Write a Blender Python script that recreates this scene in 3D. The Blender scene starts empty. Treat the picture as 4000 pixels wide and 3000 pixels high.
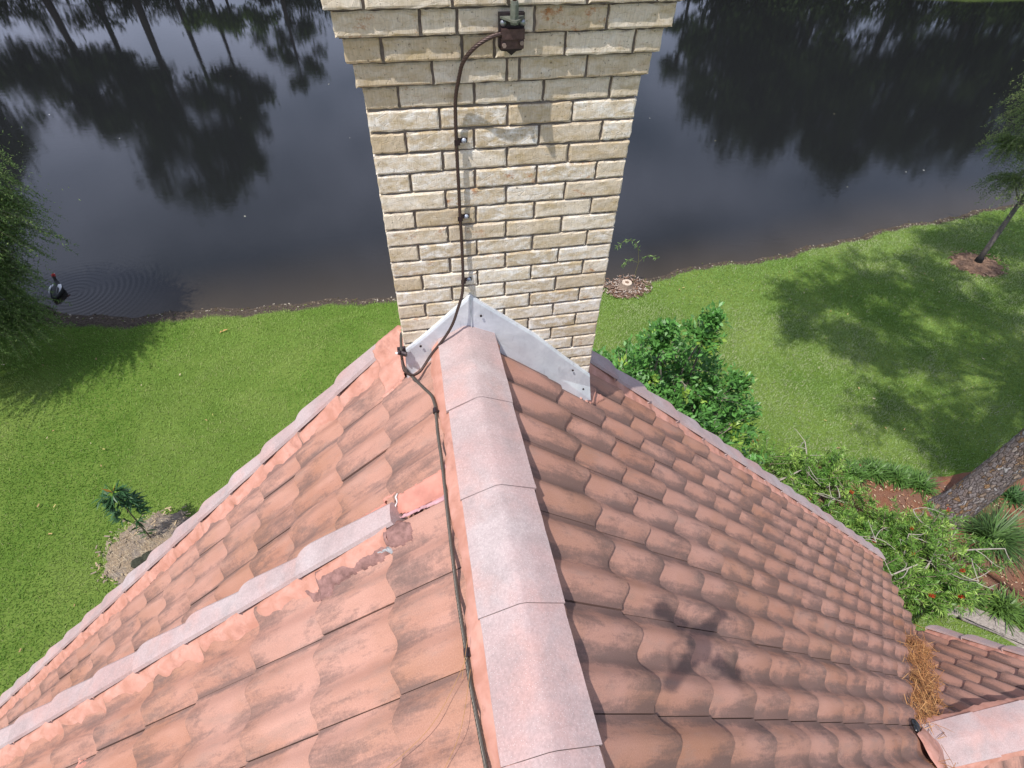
import bpy, math, random
import numpy as np
from mathutils import Vector, Matrix
rnd = random.Random(7)
rg = np.random.default_rng(11)
S = bpy.context.scene
COL = S.collection
# ------------------------------------------------------------------ camera
CAM = np.array([-0.335, -1.740, 8.0])
RIGHT = np.array([0.982, -0.189, 0.023]); DOWN = np.array([-0.124, -0.724, -0.679])
def rotm(yaw, pitch, roll):
    f = np.array([math.sin(yaw)*math.cos(pitch), math.cos(yaw)*math.cos(pitch), -math.sin(pitch)])
    r = np.array([math.cos(yaw), -math.sin(yaw), 0.0]); d = np.cross(f, r)
    c, s = math.cos(roll), math.sin(roll)
    return c*r+s*d, -s*r+c*d, f
r_, d_, f_ = rotm(0.2156, 0.8243, -0.0341)
cd = bpy.data.cameras.new('camera'); cam = bpy.data.objects.new('camera', cd); COL.objects.link(cam)
cam.matrix_world = Matrix(((r_[0], -d_[0], -f_[0], CAM[0]), (r_[1], -d_[1], -f_[1], CAM[1]), (r_[2], -d_[2], -f_[2], CAM[2]), (0, 0, 0, 1)))
cd.sensor_width = 36; cd.lens = 36*2200/4000; cd.clip_start = 0.02; cd.clip_end = 900
S.camera = cam
# ------------------------------------------------------------------ light
SUN = np.array([0.352, 0.241, -0.904])            # direction the sunlight travels
w = bpy.data.worlds.new('World'); S.world = w; w.use_nodes = True
nt = w.node_tree; N = nt.nodes; Lk = nt.links
for n in list(N): N.remove(n)
out = N.new('ShaderNodeOutputWorld'); bg = N.new('ShaderNodeBackground'); sky = N.new('ShaderNodeTexSky')
sky.sky_type = 'NISHITA'; sky.sun_disc = False
sky.sun_elevation = math.radians(64.7); sky.sun_rotation = math.radians(235.6)
tc = N.new('ShaderNodeTexCoord'); mp = N.new('ShaderNodeMapping'); mp.inputs['Scale'].default_value = (1, 1, 2.2)
mp.inputs['Location'].default_value = (0.35, 0.1, 0.2)
no = N.new('ShaderNodeTexNoise'); no.inputs['Scale'].default_value = 2.3; no.inputs['Detail'].default_value = 7; no.inputs['Roughness'].default_value = 0.55
rp = N.new('ShaderNodeValToRGB'); rp.color_ramp.elements[0].position = 0.34; rp.color_ramp.elements[1].position = 0.68
mx = N.new('ShaderNodeMix'); mx.data_type = 'RGBA'; mx.inputs[7].default_value = (10.6, 11.6, 15.6, 1)
Lk.new(tc.outputs['Generated'], mp.inputs[0]); Lk.new(mp.outputs[0], no.inputs[0]); Lk.new(no.outputs[0], rp.inputs[0])
Lk.new(rp.outputs[0], mx.inputs[0]); Lk.new(sky.outputs[0], mx.inputs[6]); Lk.new(mx.outputs[2], bg.inputs[0])
bg.inputs[1].default_value = 0.092; Lk.new(bg.outputs[0], out.inputs[0])
ld = bpy.data.lights.new('sun', 'SUN'); ld.energy = 4.7; ld.angle = math.radians(0.53); ld.color = (1.0, 0.955, 0.89)
sun = bpy.data.objects.new('sun', ld); COL.objects.link(sun)
sun.rotation_euler = Vector(SUN).to_track_quat('-Z', 'Y').to_euler(); sun.location = (-5, -4, 20)
S.view_settings.view_transform = 'Standard'; S.view_settings.look = 'None'; S.view_settings.gamma = 1; S.view_settings.exposure = 0.12
S.render.engine = 'CYCLES'
# ------------------------------------------------------------------ helpers
def srgb(r, g, b):
    f = lambda c: ((c/255+0.055)/1.055)**2.4 if c > 10.3 else c/255/12.92
    return (f(r), f(g), f(b), 1)
class MB:
    def __init__(s): s.v = []; s.f = []; s.c = []; s.u = []; s.m = []
    def add(s, vs, fs, col=(1, 1, 1), uv=None, mi=0):
        o = len(s.v); s.v.extend([tuple(map(float, p)) for p in vs])
        s.f.extend([tuple(o+i for i in f) for f in fs]); s.m.extend([mi]*len(fs))
        if len(vs) and hasattr(col[0], '__len__'): s.c.extend(col)
        else: s.c.extend([col]*len(vs))
        s.u.extend(uv if uv is not None else [(p[0], p[1]) for p in vs])
    def box(s, c, h, ax=None, col=(1, 1, 1), mi=0):
        ax = np.eye(3) if ax is None else np.array(ax)
        vs = []
        for k in range(8):
            sg = [(1 if k & 1 else -1)*h[0], (1 if k & 2 else -1)*h[1], (1 if k & 4 else -1)*h[2]]
            vs.append(np.array(c)+sg[0]*ax[0]+sg[1]*ax[1]+sg[2]*ax[2])
        s.add(vs, [(0, 2, 3, 1), (4, 5, 7, 6), (0, 1, 5, 4), (2, 6, 7, 3), (0, 4, 6, 2), (1, 3, 7, 5)], col, mi=mi)
    def tube(s, pts, rad, n=8, col=(1, 1, 1), mi=0, cap=True, jit=0.0):
        P = np.array(pts, float); m = len(P)
        R = np.full(m, rad) if np.isscalar(rad) else np.array(rad, float)
        T = np.gradient(P, axis=0); T /= np.linalg.norm(T, axis=1)[:, None]+1e-12
        up = np.array([0, 0, 1.0]) if abs(T[0][2]) < .9 else np.array([1.0, 0, 0])
        a = np.cross(T[0], up); a /= np.linalg.norm(a); vs = []; uv = []; ln = 0
        for i in range(m):
            a = a-T[i]*a.dot(T[i]); a /= np.linalg.norm(a); b = np.cross(T[i], a)
            if i: ln += np.linalg.norm(P[i]-P[i-1])
            for k in range(n):
                t = 2*math.pi*k/n; rr = R[i]*(1+jit*rnd.uniform(-1, 1))
                vs.append(P[i]+rr*(math.cos(t)*a+math.sin(t)*b)); uv.append((k/n, ln))
        fs = [(i*n+k, i*n+(k+1) % n, (i+1)*n+(k+1) % n, (i+1)*n+k) for i in range(m-1) for k in range(n)]
        if cap: fs += [tuple(range(n))[::-1], tuple(range((m-1)*n, m*n))]
        s.add(vs, fs, col, uv, mi)
    def ball(s, c, r, n=8, m=6, col=(1, 1, 1), ax=None, mi=0):
        ax = np.eye(3) if ax is None else np.array(ax); r = (r, r, r) if np.isscalar(r) else r
        vs = []; 
        for i in range(m+1):
            th = math.pi*i/m
            for k in range(n):
                ph = 2*math.pi*k/n
                vs.append(np.array(c)+ax[0]*r[0]*math.sin(th)*math.cos(ph)+ax[1]*r[1]*math.sin(th)*math.sin(ph)+ax[2]*r[2]*math.cos(th))
        s.add(vs, [(i*n+k, (i+1)*n+k, (i+1)*n+(k+1) % n, i*n+(k+1) % n) for i in range(m) for k in range(n)], col, mi=mi)
    def build(s, name, mats, parent=None, smooth=False):
        me = bpy.data.meshes.new(name); me.from_pydata(s.v, [], s.f); 
        mats = mats if isinstance(mats, (list, tuple)) else [mats]
        for m in mats: me.materials.append(m)
        me.polygons.foreach_set('material_index', s.m)
        at = me.attributes.new('col', 'FLOAT_COLOR', 'POINT'); c = np.ones((len(s.v), 4), 'f'); c[:, :3] = np.array(s.c, 'f').reshape(-1, 3); at.data.foreach_set('color', c.ravel())
        at = me.attributes.new('muv', 'FLOAT_VECTOR', 'POINT'); u = np.zeros((len(s.v), 3), 'f'); u[:, :2] = np.array(s.u, 'f').reshape(-1, 2); at.data.foreach_set('vector', u.ravel())
        if smooth: me.polygons.foreach_set('use_smooth', [True]*len(s.f))
        me.validate(); me.update()
        o = bpy.data.objects.new(name, me); COL.objects.link(o); o.parent = parent
        if parent is not None:
            o.matrix_parent_inverse = Matrix.Translation(parent.location).inverted() if parent.type == 'EMPTY' else Matrix()
        return o
def npmesh(name, V, F, C, mat, parent=None):
    """V (n,3) F (m,k) same-size faces, C (n,3) colours"""
    me = bpy.data.meshes.new(name); n, m, k = len(V), len(F), F.shape[1]
    me.vertices.add(n); me.vertices.foreach_set('co', V.astype('f').ravel())
    me.loops.add(m*k); me.loops.foreach_set('vertex_index', F.astype('i').ravel())
    me.polygons.add(m); me.polygons.foreach_set('loop_start', np.arange(0, m*k, k, dtype='i'))
    me.update(calc_edges=True)
    at = me.attributes.new('col', 'FLOAT_COLOR', 'POINT'); c = np.ones((n, 4), 'f'); c[:, :3] = C; at.data.foreach_set('color', c.ravel())
    me.materials.append(mat); o = bpy.data.objects.new(name, me); COL.objects.link(o); o.parent = parent
    if parent is not None and parent.type == 'EMPTY': o.matrix_parent_inverse = Matrix.Translation(parent.location).inverted()
    return o
def thing(name, loc, label, cat, group=None):
    o = bpy.data.objects.new(name, None); COL.objects.link(o); o.location = loc; o.empty_display_size = .1
    o['label'] = label; o['category'] = cat
    if group: o['group'] = group
    return o
def tag(o, label=None, cat=None, group=None, kind=None):
    for k, v in (('label', label), ('category', cat), ('group', group), ('kind', kind)):
        if v: o[k] = v
    return o
# ------------------------------------------------------------------ materials
class Mat:
    def __init__(s, name, rough=.8, spec=.3):
        s.m = bpy.data.materials.new(name); s.m.use_nodes = True; s.t = s.m.node_tree; s.N = s.t.nodes; s.p = s.N['Principled BSDF']
        s.p.inputs['Roughness'].default_value = rough; s.p.inputs['Specular IOR Level'].default_value = spec
        s.geo = None
    def L(s, a, b): s.t.links.new(a, b)
    def attr(s, n='col', o='Color'):
        a = s.N.new('ShaderNodeAttribute'); a.attribute_name = n; return a.outputs[o]
    def pos(s):
        g = s.N.new('ShaderNodeNewGeometry'); return g.outputs['Position']
    def map(s, v, sc, loc=(0, 0, 0), rot=(0, 0, 0)):
        m = s.N.new('ShaderNodeMapping'); m.inputs['Scale'].default_value = sc; m.inputs['Location'].default_value = loc; m.inputs['Rotation'].default_value = rot
        s.L(v, m.inputs[0]); return m.outputs[0]
    def noise(s, v, sc, det=4, ro=.55, dist=0):
        n = s.N.new('ShaderNodeTexNoise'); n.inputs['Scale'].default_value = sc; n.inputs['Detail'].default_value = det; n.inputs['Roughness'].default_value = ro; n.inputs['Distortion'].default_value = dist
        s.L(v, n.inputs['Vector']); return n.outputs['Fac']
    def vor(s, v, sc, o='Distance', feat='F1'):
        n = s.N.new('ShaderNodeTexVoronoi'); n.feature = feat; n.inputs['Scale'].default_value = sc; s.L(v, n.inputs['Vector']); return n.outputs[o]
    def ramp(s, v, stops):
        r = s.N.new('ShaderNodeValToRGB'); e = r.color_ramp.elements
        while len(e) < len(stops): e.new(.5)
        for i, (p, c) in enumerate(stops):
            e[i].position = p; e[i].color = c if hasattr(c, '__len__') else (c, c, c, 1)
        s.L(v, r.inputs[0]); return r.outputs[0]
    def mix(s, f, a, b, mode='MIX'):
        m = s.N.new('ShaderNodeMix'); m.data_type = 'RGBA'; m.blend_type = mode
        for sock, val in ((0, f), (6, a), (7, b)):
            if isinstance(val, (int, float)): m.inputs[sock].default_value = val if sock == 0 else (val, val, val, 1)
            elif isinstance(val, tuple): m.inputs[sock].default_value = val
            else: s.L(val, m.inputs[sock])
        return m.outputs[2]
    def math(s, op, a, b=0.0, c=None):
        m = s.N.new('ShaderNodeMath'); m.operation = op
        for i, val in enumerate((a, b) if c is None else (a, b, c)):
            if isinstance(val, (int, float)): m.inputs[i].default_value = val
            else: s.L(val, m.inputs[i])
        return m.outputs[0]
    def sep(s, v):
        m = s.N.new('ShaderNodeSeparateXYZ'); s.L(v, m.inputs[0]); return m.outputs
    def base(s, c):
        if isinstance(c, tuple): s.p.inputs['Base Color'].default_value = c
        else: s.L(c, s.p.inputs['Base Color'])
        return s
    def bump(s, h, st=.4, dist=.01):
        b = s.N.new('ShaderNodeBump'); b.inputs['Strength'].default_value = st; b.inputs['Distance'].default_value = dist
        s.L(h, b.inputs['Height']); s.L(b.outputs[0], s.p.inputs['Normal']); return s
def simple(name, c, rough=.7, spec=.3, metal=0, nsc=0, amt=.25, bst=.2, bd=.004):
    m = Mat(name, rough, spec); m.p.inputs['Metallic'].default_value = metal
    if nsc:
        n = m.noise(m.pos(), nsc, 5, .6); dk = tuple(x*(1-amt) for x in c[:3])+(1,); lt = tuple(min(1, x*(1+amt)) for x in c[:3])+(1,)
        m.base(m.ramp(n, [(.3, dk), (.7, lt)])); m.bump(n, bst, bd)
    else: m.base(c)
    return m.m
def tile_mat():
    m = Mat('terracotta_concrete_tile', .8, .3); uv = m.attr('muv', 'Vector'); at = m.attr(); p = m.pos()
    R = m.sep(at)                                   # R random, G distance from nose (m*2.5), B crest
    n1 = m.noise(m.map(uv, (11, 2.6, 1)), 1, 5, .62); n2 = m.noise(p, .9, 4, .6); fine = m.noise(uv, 260, 2, .75); gr = m.noise(uv, 90, 3, .8)
    base = m.mix(m.ramp(n1, [(.34, 0.), (.66, 1.)]), (.325, .152, .098, 1), (.43, .222, .160, 1))
    base = m.mix(m.math('MULTIPLY', R[0], .6), base, (.375, .20, .155, 1))
    base = m.mix(m.ramp(n2, [(.40, 0.), (.64, .6)]), base, (.49, .285, .235, 1))
    base = m.mix(m.ramp(m.noise(p, 2.3, 3, .6), [(.5, 0.), (.68, .5)]), base, (.33, .165, .10, 1))
    # lichen and soot: grainy streaks running down the slope
    st = m.noise(m.map(uv, (38, 5.5, 1)), 1, 7, .78, .5); big = m.noise(m.map(uv, (6.5, 3.0, 1), (3, 7, 0)), 1, 5, .7, .4)
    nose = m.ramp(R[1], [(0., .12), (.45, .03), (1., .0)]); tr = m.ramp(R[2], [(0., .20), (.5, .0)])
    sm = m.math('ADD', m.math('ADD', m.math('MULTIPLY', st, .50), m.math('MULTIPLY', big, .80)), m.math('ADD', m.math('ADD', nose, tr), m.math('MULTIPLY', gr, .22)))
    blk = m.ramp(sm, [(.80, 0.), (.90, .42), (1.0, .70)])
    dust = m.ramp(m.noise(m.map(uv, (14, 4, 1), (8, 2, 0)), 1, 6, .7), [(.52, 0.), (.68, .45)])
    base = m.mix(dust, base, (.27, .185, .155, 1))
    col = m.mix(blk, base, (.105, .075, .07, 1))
    spk = m.ramp(m.vor(uv, 150, 'Distance'), [(0., 1.), (.12, 0.)])
    col = m.mix(m.math('MULTIPLY', spk, .5), col, (.78, .66, .62, 1))
    col = m.mix(.30, col, m.mix(1.0, col, m.ramp(fine, [(.2, .35), (.8, 1.6)]), 'MULTIPLY'))
    m.base(col); m.bump(m.math('ADD', fine, m.math('MULTIPLY', st, .8)), .35, .0016)
    return m.m
def cap_mat():
    m = Mat('pale_granular_cap', .8, .35); uv = m.attr('muv', 'Vector'); p = m.pos(); at = m.sep(m.attr())
    n = m.noise(m.map(p, (7, 7, 7)), 1, 5, .68, .2); n3 = m.noise(p, 3.1, 3, .6); fine = m.noise(p, 130, 3, .85)
    base = m.mix(m.ramp(n3, [(.35, 0.), (.65, 1.)]), (.40, .275, .262, 1), (.425, .35, .345, 1))
    gray = m.ramp(m.math('ADD', m.math('MULTIPLY', n, .7), m.math('MULTIPLY', m.noise(m.map(p, (3, 12, 9), rot=(0, 0, .5)), 1, 5, .7), .42)), [(.50, 0.), (.70, .55)])
    col = m.mix(gray, base, (.27, .22, .215, 1))
    col = m.mix(m.ramp(m.noise(p, 5, 4, .6), [(.5, 0.), (.75, .5)]), col, (.55, .30, .25, 1))
    col = m.mix(.38, col, m.mix(1.0, col, m.ramp(fine, [(.25, .45), (.75, 1.5)]), 'MULTIPLY'))
    spk = m.ramp(m.vor(p, 170, 'Distance'), [(0., 1.), (.20, 0.)])
    col = m.mix(m.math('MULTIPLY', spk, .6), col, (.93, .90, .88, 1))
    m.base(col); m.bump(m.math('ADD', fine, spk), .5, .0015); return m.m
def mortar_mat():
    m = Mat('pink_elastomeric_mortar', .6, .4); p = m.pos()
    n = m.noise(p, 14, 5, .6, .5); n2 = m.noise(p, 60, 3, .6)
    c = m.mix(m.ramp(n, [(.35, 0.), (.65, 1.)]), (.43, .20, .145, 1), (.55, .285, .225, 1))
    c = m.mix(m.ramp(m.noise(p, 9, 5, .75), [(.56, 0.), (.70, .55)]), c, (.26, .115, .085, 1))
    m.base(c); m.bump(m.math('ADD', n, m.math('MULTIPLY', n2, .5)), .5, .004); return m.m
def brick_mat():
    m = Mat('buff_brick', .9, .2); p = m.pos(); at = m.sep(m.attr())
    base = m.mix(at[0], (.53, .42, .28, 1), (.74, .64, .505, 1))
    wh = m.ramp(m.noise(m.map(p, (22, 22, 40), (1, 2, 3)), 1, 6, .72, .3), [(.44, 0.), (.64, 1.)])
    base = m.mix(m.math('MULTIPLY', wh, at[1]), base, (.86, .82, .76, 1))
    tan_ = m.ramp(m.noise(m.map(p, (9, 9, 26), (5, 0, 1)), 1, 5, .7), [(.5, 0.), (.68, 1.)])
    base = m.mix(m.math('MULTIPLY', tan_, .7), base, (.46, .34, .17, 1))
    rust = m.ramp(m.noise(m.map(p, (16, 16, 26), (9, 3, 2)), 1, 6, .75), [(.56, 0.), (.66, 1.)])
    base = m.mix(m.math('MULTIPLY', rust, at[2]), base, (.42, .20, .085, 1))
    cut = m.noise(m.map(p, (260, 260, 38)), 1, 3, .7); scr = m.ramp(m.vor(m.map(p, (26, 26, 46), rot=(0, .5, 0)), 1, 'Distance', 'DISTANCE_TO_EDGE'), [(.0, 0.), (.03, 1.)])
    pit = m.ramp(m.noise(p, 110, 2, .5), [(.27, 0.), (.33, 1.)])
    col = m.mix(.45, base, m.mix(1.0, base, m.ramp(cut, [(.25, .55), (.75, 1.35)]), 'MULTIPLY'))
    col = m.mix(1.0, col, m.mix(.5, 1.0, pit), 'MULTIPLY')
    m.base(col); m.bump(m.math('ADD', m.math('ADD', m.math('MULTIPLY', cut, .7), m.math('MULTIPLY', scr, .5)), m.math('MULTIPLY', pit, .6)), .6, .0022); return m.m
def vcol_mat(name, rough=.6, spec=.35, trans=0.0, noise=0):
    m = Mat(name, rough, spec); c = m.attr()
    if noise: c = m.mix(1.0, c, m.ramp(m.noise(m.pos(), noise, 5, .65), [(.25, .55), (.75, 1.4)]), 'MULTIPLY')
    m.base(c)
    if trans:
        tr = m.N.new('ShaderNodeBsdfTranslucent'); ms = m.N.new('ShaderNodeMixShader'); ms.inputs[0].default_value = trans
        m.L(c if not isinstance(c, tuple) else m.attr(), tr.inputs[0]); m.L(m.p.outputs[0], ms.inputs[1]); m.L(tr.outputs[0], ms.inputs[2])
        m.L(ms.outputs[0], m.N['Material Output'].inputs[0])
    return m.m
TILE = tile_mat(); CAP = cap_mat(); MORT = mortar_mat(); BRICK = brick_mat()
JOINT = simple('grey_brick_mortar', (.20, .17, .145, 1), .95, .1, 0, 60, .3, .5, .004)
UNDER = simple('dark_roof_underlay', (.09, .045, .035, 1), .95, .1)
LEAF = vcol_mat('leaf', .45, .45, .3); LEAFM = vcol_mat('leaf_matte', .65, .25, .3); BARKV = vcol_mat('bark', .92, .15, 0, 30)
FARLEAF = vcol_mat('far_leaf', .8, .1, .25)
# ------------------------------------------------------------------ the house
Z0 = 0.0
XR, ZR = -0.158, 6.474                      # ridge line of the main roof (runs along Y)
house = thing('house', (0.4, -1.6, 0), 'brick and stucco house with a pink clay coloured tiled gable roof', 'house')
def unit(v): v = np.array(v, float); return v/np.linalg.norm(v)
A44 = math.radians(44); A36 = math.radians(36.2)
class Frame:
    def __init__(s, O, es, ew): s.O = np.array(O, float); s.es = unit(es); s.ew = unit(ew); s.n = np.cross(s.es, s.ew); s.n = s.n if s.n[2] > 0 else -s.n
    def P(s, a, b, h=0): return s.O+a*s.es+b*s.ew+h*s.n
FR = Frame((XR, 0, ZR-.029), (math.cos(A44), 0, -math.sin(A44)), (0, 1, 0))
FL = Frame((XR, 0, ZR-.029), (-math.cos(A44), 0, -math.sin(A44)), (0, 1, 0))
FN = Frame((XR, 0, ZR-.029), (-math.cos(A36), 0, -math.sin(A36)), (0, 1, 0))
AMP, TH = .027, .024
def prof(t): return (0.5-0.5*math.cos(2*math.pi*t))**1.05
def tile_field(name, fr, s0, expo, rows, w0, tw, cols, smin, smax, wlim, parent, amp=AMP, flip=1, seed=1, dirt=0.0, nosew=.010):
    """rows of double-wave tiles: nose of row c at s0+c*expo; tile k covers w0+k*tw .. +tw; clipped column by column"""
    mb = MB(); rn = random.Random(seed); nw = 18
    for c in rows:
        sn = s0+c*expo; j = rn.uniform(-.006, .006)
        for k in cols:
            wa = w0+k*tw+.002; wb = wa+tw-.004; dj = rn.uniform(-.005, .005)+j; dh = rn.uniform(-.002, .003); tl = rn.uniform(-.003, .003); rv = rn.random()
            grid = []
            for i in range(nw+1):
                wq = wa+(wb-wa)*i/nw; t = (wq-w0)/(tw/2)
                if wq < wlim[0] or wq > wlim[1]: grid.append(None); continue
                lo = max(smin(wq), sn-expo-.05); hp = amp*prof(t % 1.0); hi = min(sn+dj+nosew*(prof(t % 1.0)-.5), smax(wq))
                if hi-lo < .02: grid.append(None); continue
                col = []
                for q in (0, .02, .5, 1.0):
                    u = (hi-lo)*q; s_ = hi-u; uu = (sn+dj-s_)
                    h = hp+TH*(1-uu/expo)+dh+tl*(i/nw-.5)*2
                    if q == 0: h -= .003
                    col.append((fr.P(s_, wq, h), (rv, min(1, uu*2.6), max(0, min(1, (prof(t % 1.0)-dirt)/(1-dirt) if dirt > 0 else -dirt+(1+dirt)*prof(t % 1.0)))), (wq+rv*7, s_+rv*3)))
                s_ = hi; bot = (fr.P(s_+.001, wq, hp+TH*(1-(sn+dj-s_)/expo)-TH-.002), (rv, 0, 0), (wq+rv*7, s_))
                grid.append([bot]+col)
            for i in range(nw):
                a, b = grid[i], grid[i+1]
                if a is None or b is None: continue
                vs = [x[0] for x in a]+[x[0] for x in b]; cs = [x[1] for x in a]+[x[1] for x in b]; us = [x[2] for x in a]+[x[2] for x in b]
                n = len(a); fs = [(q, q+1, n+q+1, n+q) for q in range(n-1)]
                mb.add(vs, fs, cs, us)
            for e in (0, nw):
                a = grid[e]
                if a is None: continue
                vs = [x[0] for x in a[1:]]; lw = [p-fr.n*.02 for p in vs]; m = len(vs)
                mb.add(vs+lw, [(q, q+1, m+q+1, m+q) for q in range(m-1)], [(rv, 0, 0)]*(2*m), [x[2] for x in a[1:]]*2)
    # weld the strips of every tile so shading is smooth
    o = mb.build(name, TILE, parent)
    import bmesh
    bm = bmesh.new(); bm.from_mesh(o.data); bmesh.ops.remove_doubles(bm, verts=bm.verts, dist=.0004); bmesh.ops.recalc_face_normals(bm, faces=bm.faces)
    bm.to_mesh(o.data); bm.free()
    o.data.polygons.foreach_set('use_smooth', [True]*len(o.data.polygons)); o.data.set_sharp_from_angle(angle=math.radians(38)); o.data.update()
    return o
GY = .34                                    # gable end
YB = -4.2                                   # how far back the roof is modelled
# second small gable on the right
X2, Y2, Z2 = 2.35, -1.545, 4.02             # start of its ridge, runs along +X
A58 = math.radians(58); A50 = math.radians(44)
XG2 = 4.02
def eave_right(wq): return 5.72+(wq+.70)*.80 if wq > -.70 else 5.72
def valley_right(wq):                       # main slope stops at the little gable's valley lines
    if wq <= Y2: dz = (Y2-wq)*math.tan(A50)
    else: dz = (wq-Y2)*math.tan(A58)
    return (ZR-.035-(Z2-.03)+dz)/math.sin(A44)-.03
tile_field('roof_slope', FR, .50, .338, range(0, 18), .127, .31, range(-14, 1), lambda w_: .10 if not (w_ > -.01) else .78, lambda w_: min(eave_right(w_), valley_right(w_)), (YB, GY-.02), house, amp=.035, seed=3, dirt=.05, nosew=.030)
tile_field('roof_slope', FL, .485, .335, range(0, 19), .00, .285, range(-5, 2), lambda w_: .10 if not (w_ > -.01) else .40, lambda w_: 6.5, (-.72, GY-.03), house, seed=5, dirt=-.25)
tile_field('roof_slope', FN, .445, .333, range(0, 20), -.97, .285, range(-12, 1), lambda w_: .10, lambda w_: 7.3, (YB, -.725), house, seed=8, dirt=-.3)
FQ = Frame((0, Y2, Z2-.04), (0, math.cos(A58), -math.sin(A58)), (1, 0, 0))
FQ2 = Frame((0, Y2, Z2-.04), (0, -math.cos(A50), -math.sin(A50)), (1, 0, 0))
def v2min(x, a):                            # where the main slope cuts the little gable (distance down its slope)
    zm = ZR-.035-(x-XR)*math.tan(A44); return (Z2-.04-zm)/math.sin(a)
tile_field('dormer_slope', FQ, .20, .36, range(0, 6), 2.30, .31, range(0, 7), lambda x: .1, lambda x: min(1.9, v2min(x, A58)), (2.3, XG2), house, amp=.03, seed=9, dirt=.1, nosew=.024)
tile_field('dormer_slope', FQ2, .30, .335, range(0, 6), 2.30, .31, range(0, 7), lambda x: .1, lambda x: min(1.9, v2min(x, A50)), (2.3, XG2), house, amp=.03, seed=10)
# underlay decks
mb = MB()
def deck(fr, s1, w1, w2, dh=-.014, s0=0.02, smx=None):
    n = 12; vs = []
    for i in range(n+1):
        wq = w1+(w2-w1)*i/n; vs += [fr.P(s0, wq, dh), fr.P(s1 if smx is None else min(s1, smx(wq)), wq, dh)]
    mb.add(vs, [(2*i, 2*i+1, 2*i+3, 2*i+2) for i in range(n)])
deck(FR, 6.4, YB, GY-.03, smx=lambda w_: min(eave_right(w_)-.03, valley_right(w_)-.02)); deck(FL, 6.45, -.70, GY-.03); deck(FN, 7.2, YB, -.70)
deck(FQ, 1.8, 2.3, XG2-.02, smx=lambda x: min(1.8, v2min(x, A58)-.02)); deck(FQ2, 1.8, 2.3, XG2-.02, smx=lambda x: min(1.8, v2min(x, A50)-.02))
mb.build('roof_underlay', UNDER, house)
# ---- ridge capping
def strip_noise(k, a, sd): r = random.Random(sd*131+k); return r.uniform(-a, a)
def cap_run(name, P0, ax, side, joints, hw, drop, parent, up=(0, 0, 1), lip=.035, raise_=.014, mort=(0.07, .10), seed=0, mside=(1, 1), mr=1.0):
    """angled ridge tiles laid along ax from P0; side = horizontal perpendicular"""
    ax = unit(ax); side = unit(side); up = unit(up); mm = MB()
    L0, L1 = joints[0], joints[-1]; n = int(abs(L1-L0)/.03)
    rowsL = []
    for sg in (-1, 1):
        if not mside[(sg+1)//2]: continue
        for k in range(n+1):
            t = L0+(L1-L0)*k/n; q = P0+ax*t
            e = hw-.012; o = mort[0]*(mr if sg > 0 else 1)+strip_noise(k, .006, seed+sg)+.008*math.sin(k*.37+sg); z = -drop-mort[1]+strip_noise(k, .004, seed+5)
            rowsL.append([q+side*sg*(e*.2)-up*(drop*.3+.01), q+side*sg*e-up*(drop-.004), q+side*sg*(e+o*.35)-up*(drop+mort[1]*.25), q+side*sg*(e+o*.8)-up*(drop-z*0+mort[1]*.7), q+side*sg*(e+o)+up*z])
        b = len(rowsL)-(n+1)
        vs = [p for r in rowsL[b:] for p in r]; mm.add(vs, [(5*i+j, 5*i+j+1, 5*i+j+6, 5*i+j+5) for i in range(n) for j in range(4)])
    bed = mm.build(name, MORT, parent, True)
    for i in range(len(joints)-1):
        a, b = joints[i], joints[i+1]; rn = random.Random(seed*77+i); ju = raise_; tw = rn.uniform(-.004, .004)
        c = MB(); m = 10; prof_ = [(-hw, -drop-lip), (-hw, -drop), (-hw*.55, -drop*.54), (-.010, -.0035), (.010, -.0035), (hw*.55, -drop*.54), (hw, -drop), (hw, -drop-lip)]
        vs = []; uv = []; cs = []; bb = b-.0015*np.sign(b-a)
        for k in range(m+1):
            f = k/m; t = a+(bb-a)*f; h = ju*f; wd = 1+.05*f
            for (x, z) in prof_:
                jj = .0012 if 0 < k < m else .003
                vs.append(P0+ax*t+side*(x*wd+tw*f+rn.uniform(-jj, jj)*.5)+up*(z+h+rn.uniform(-jj, jj)*.3)); uv.append((t, x)); cs.append((rn.random(), 1-f, 0))
        nn = len(prof_); fs = [(k*nn+q, k*nn+q+1, (k+1)*nn+q+1, (k+1)*nn+q) for k in range(m) for q in range(nn-1)]
        # thickness at the exposed end
        e0 = m*nn; lowv = [v-up*.012 for v in vs[e0:e0+nn]]; vs += lowv; uv += uv[e0:e0+nn]; cs += [(0, 0, 0)]*nn
        fs += [(e0+q, e0+q+1, e0+nn+q+1, e0+nn+q) for q in range(nn-1)]
        c.add(vs, fs, cs, uv); o = c.build('ridge_tile', CAP, bed, False)
        o.data.set_sharp_from_angle(angle=math.radians(40)); 
    return bed
R0 = np.array([XR, 0, ZR+.009])
cap_run('ridge_mortar', R0, (0, 1, 0), (1, 0, 0), [-.018, -.41, -.785, -1.165, -1.512, -1.87, -2.22, -2.57, -2.93, -3.29, -3.65, -4.0], .118, .058, house, mort=(.05, .055), seed=2, raise_=.0012, mr=.35)
cap_run('ridge_mortar', np.array([X2+.06, Y2, Z2+.012]), (1, 0, 0), (0, 1, 0), [0.02, .42, .79, 1.16, 1.53, XG2-X2-.06], .118, .055, house, mort=(.045, .05), seed=4, raise_=.010)
FP = {'L': (FL, .00, .285, .485, .335, AMP), 'N': (FN, -.97, .285, .445, .333, AMP), 'R': (FR, .127, .31, .50, .338, .035)}
def surf(key, s_, w_, off):
    fr, w0, tw, s0, ex, am = FP[key]; c = math.ceil((s_-s0)/ex); uu = s0+c*ex-s_
    return fr.P(s_, w_, am*prof(((w_-w0)/(tw/2)) % 1.0)+TH*(1-uu/ex)+off)
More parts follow.
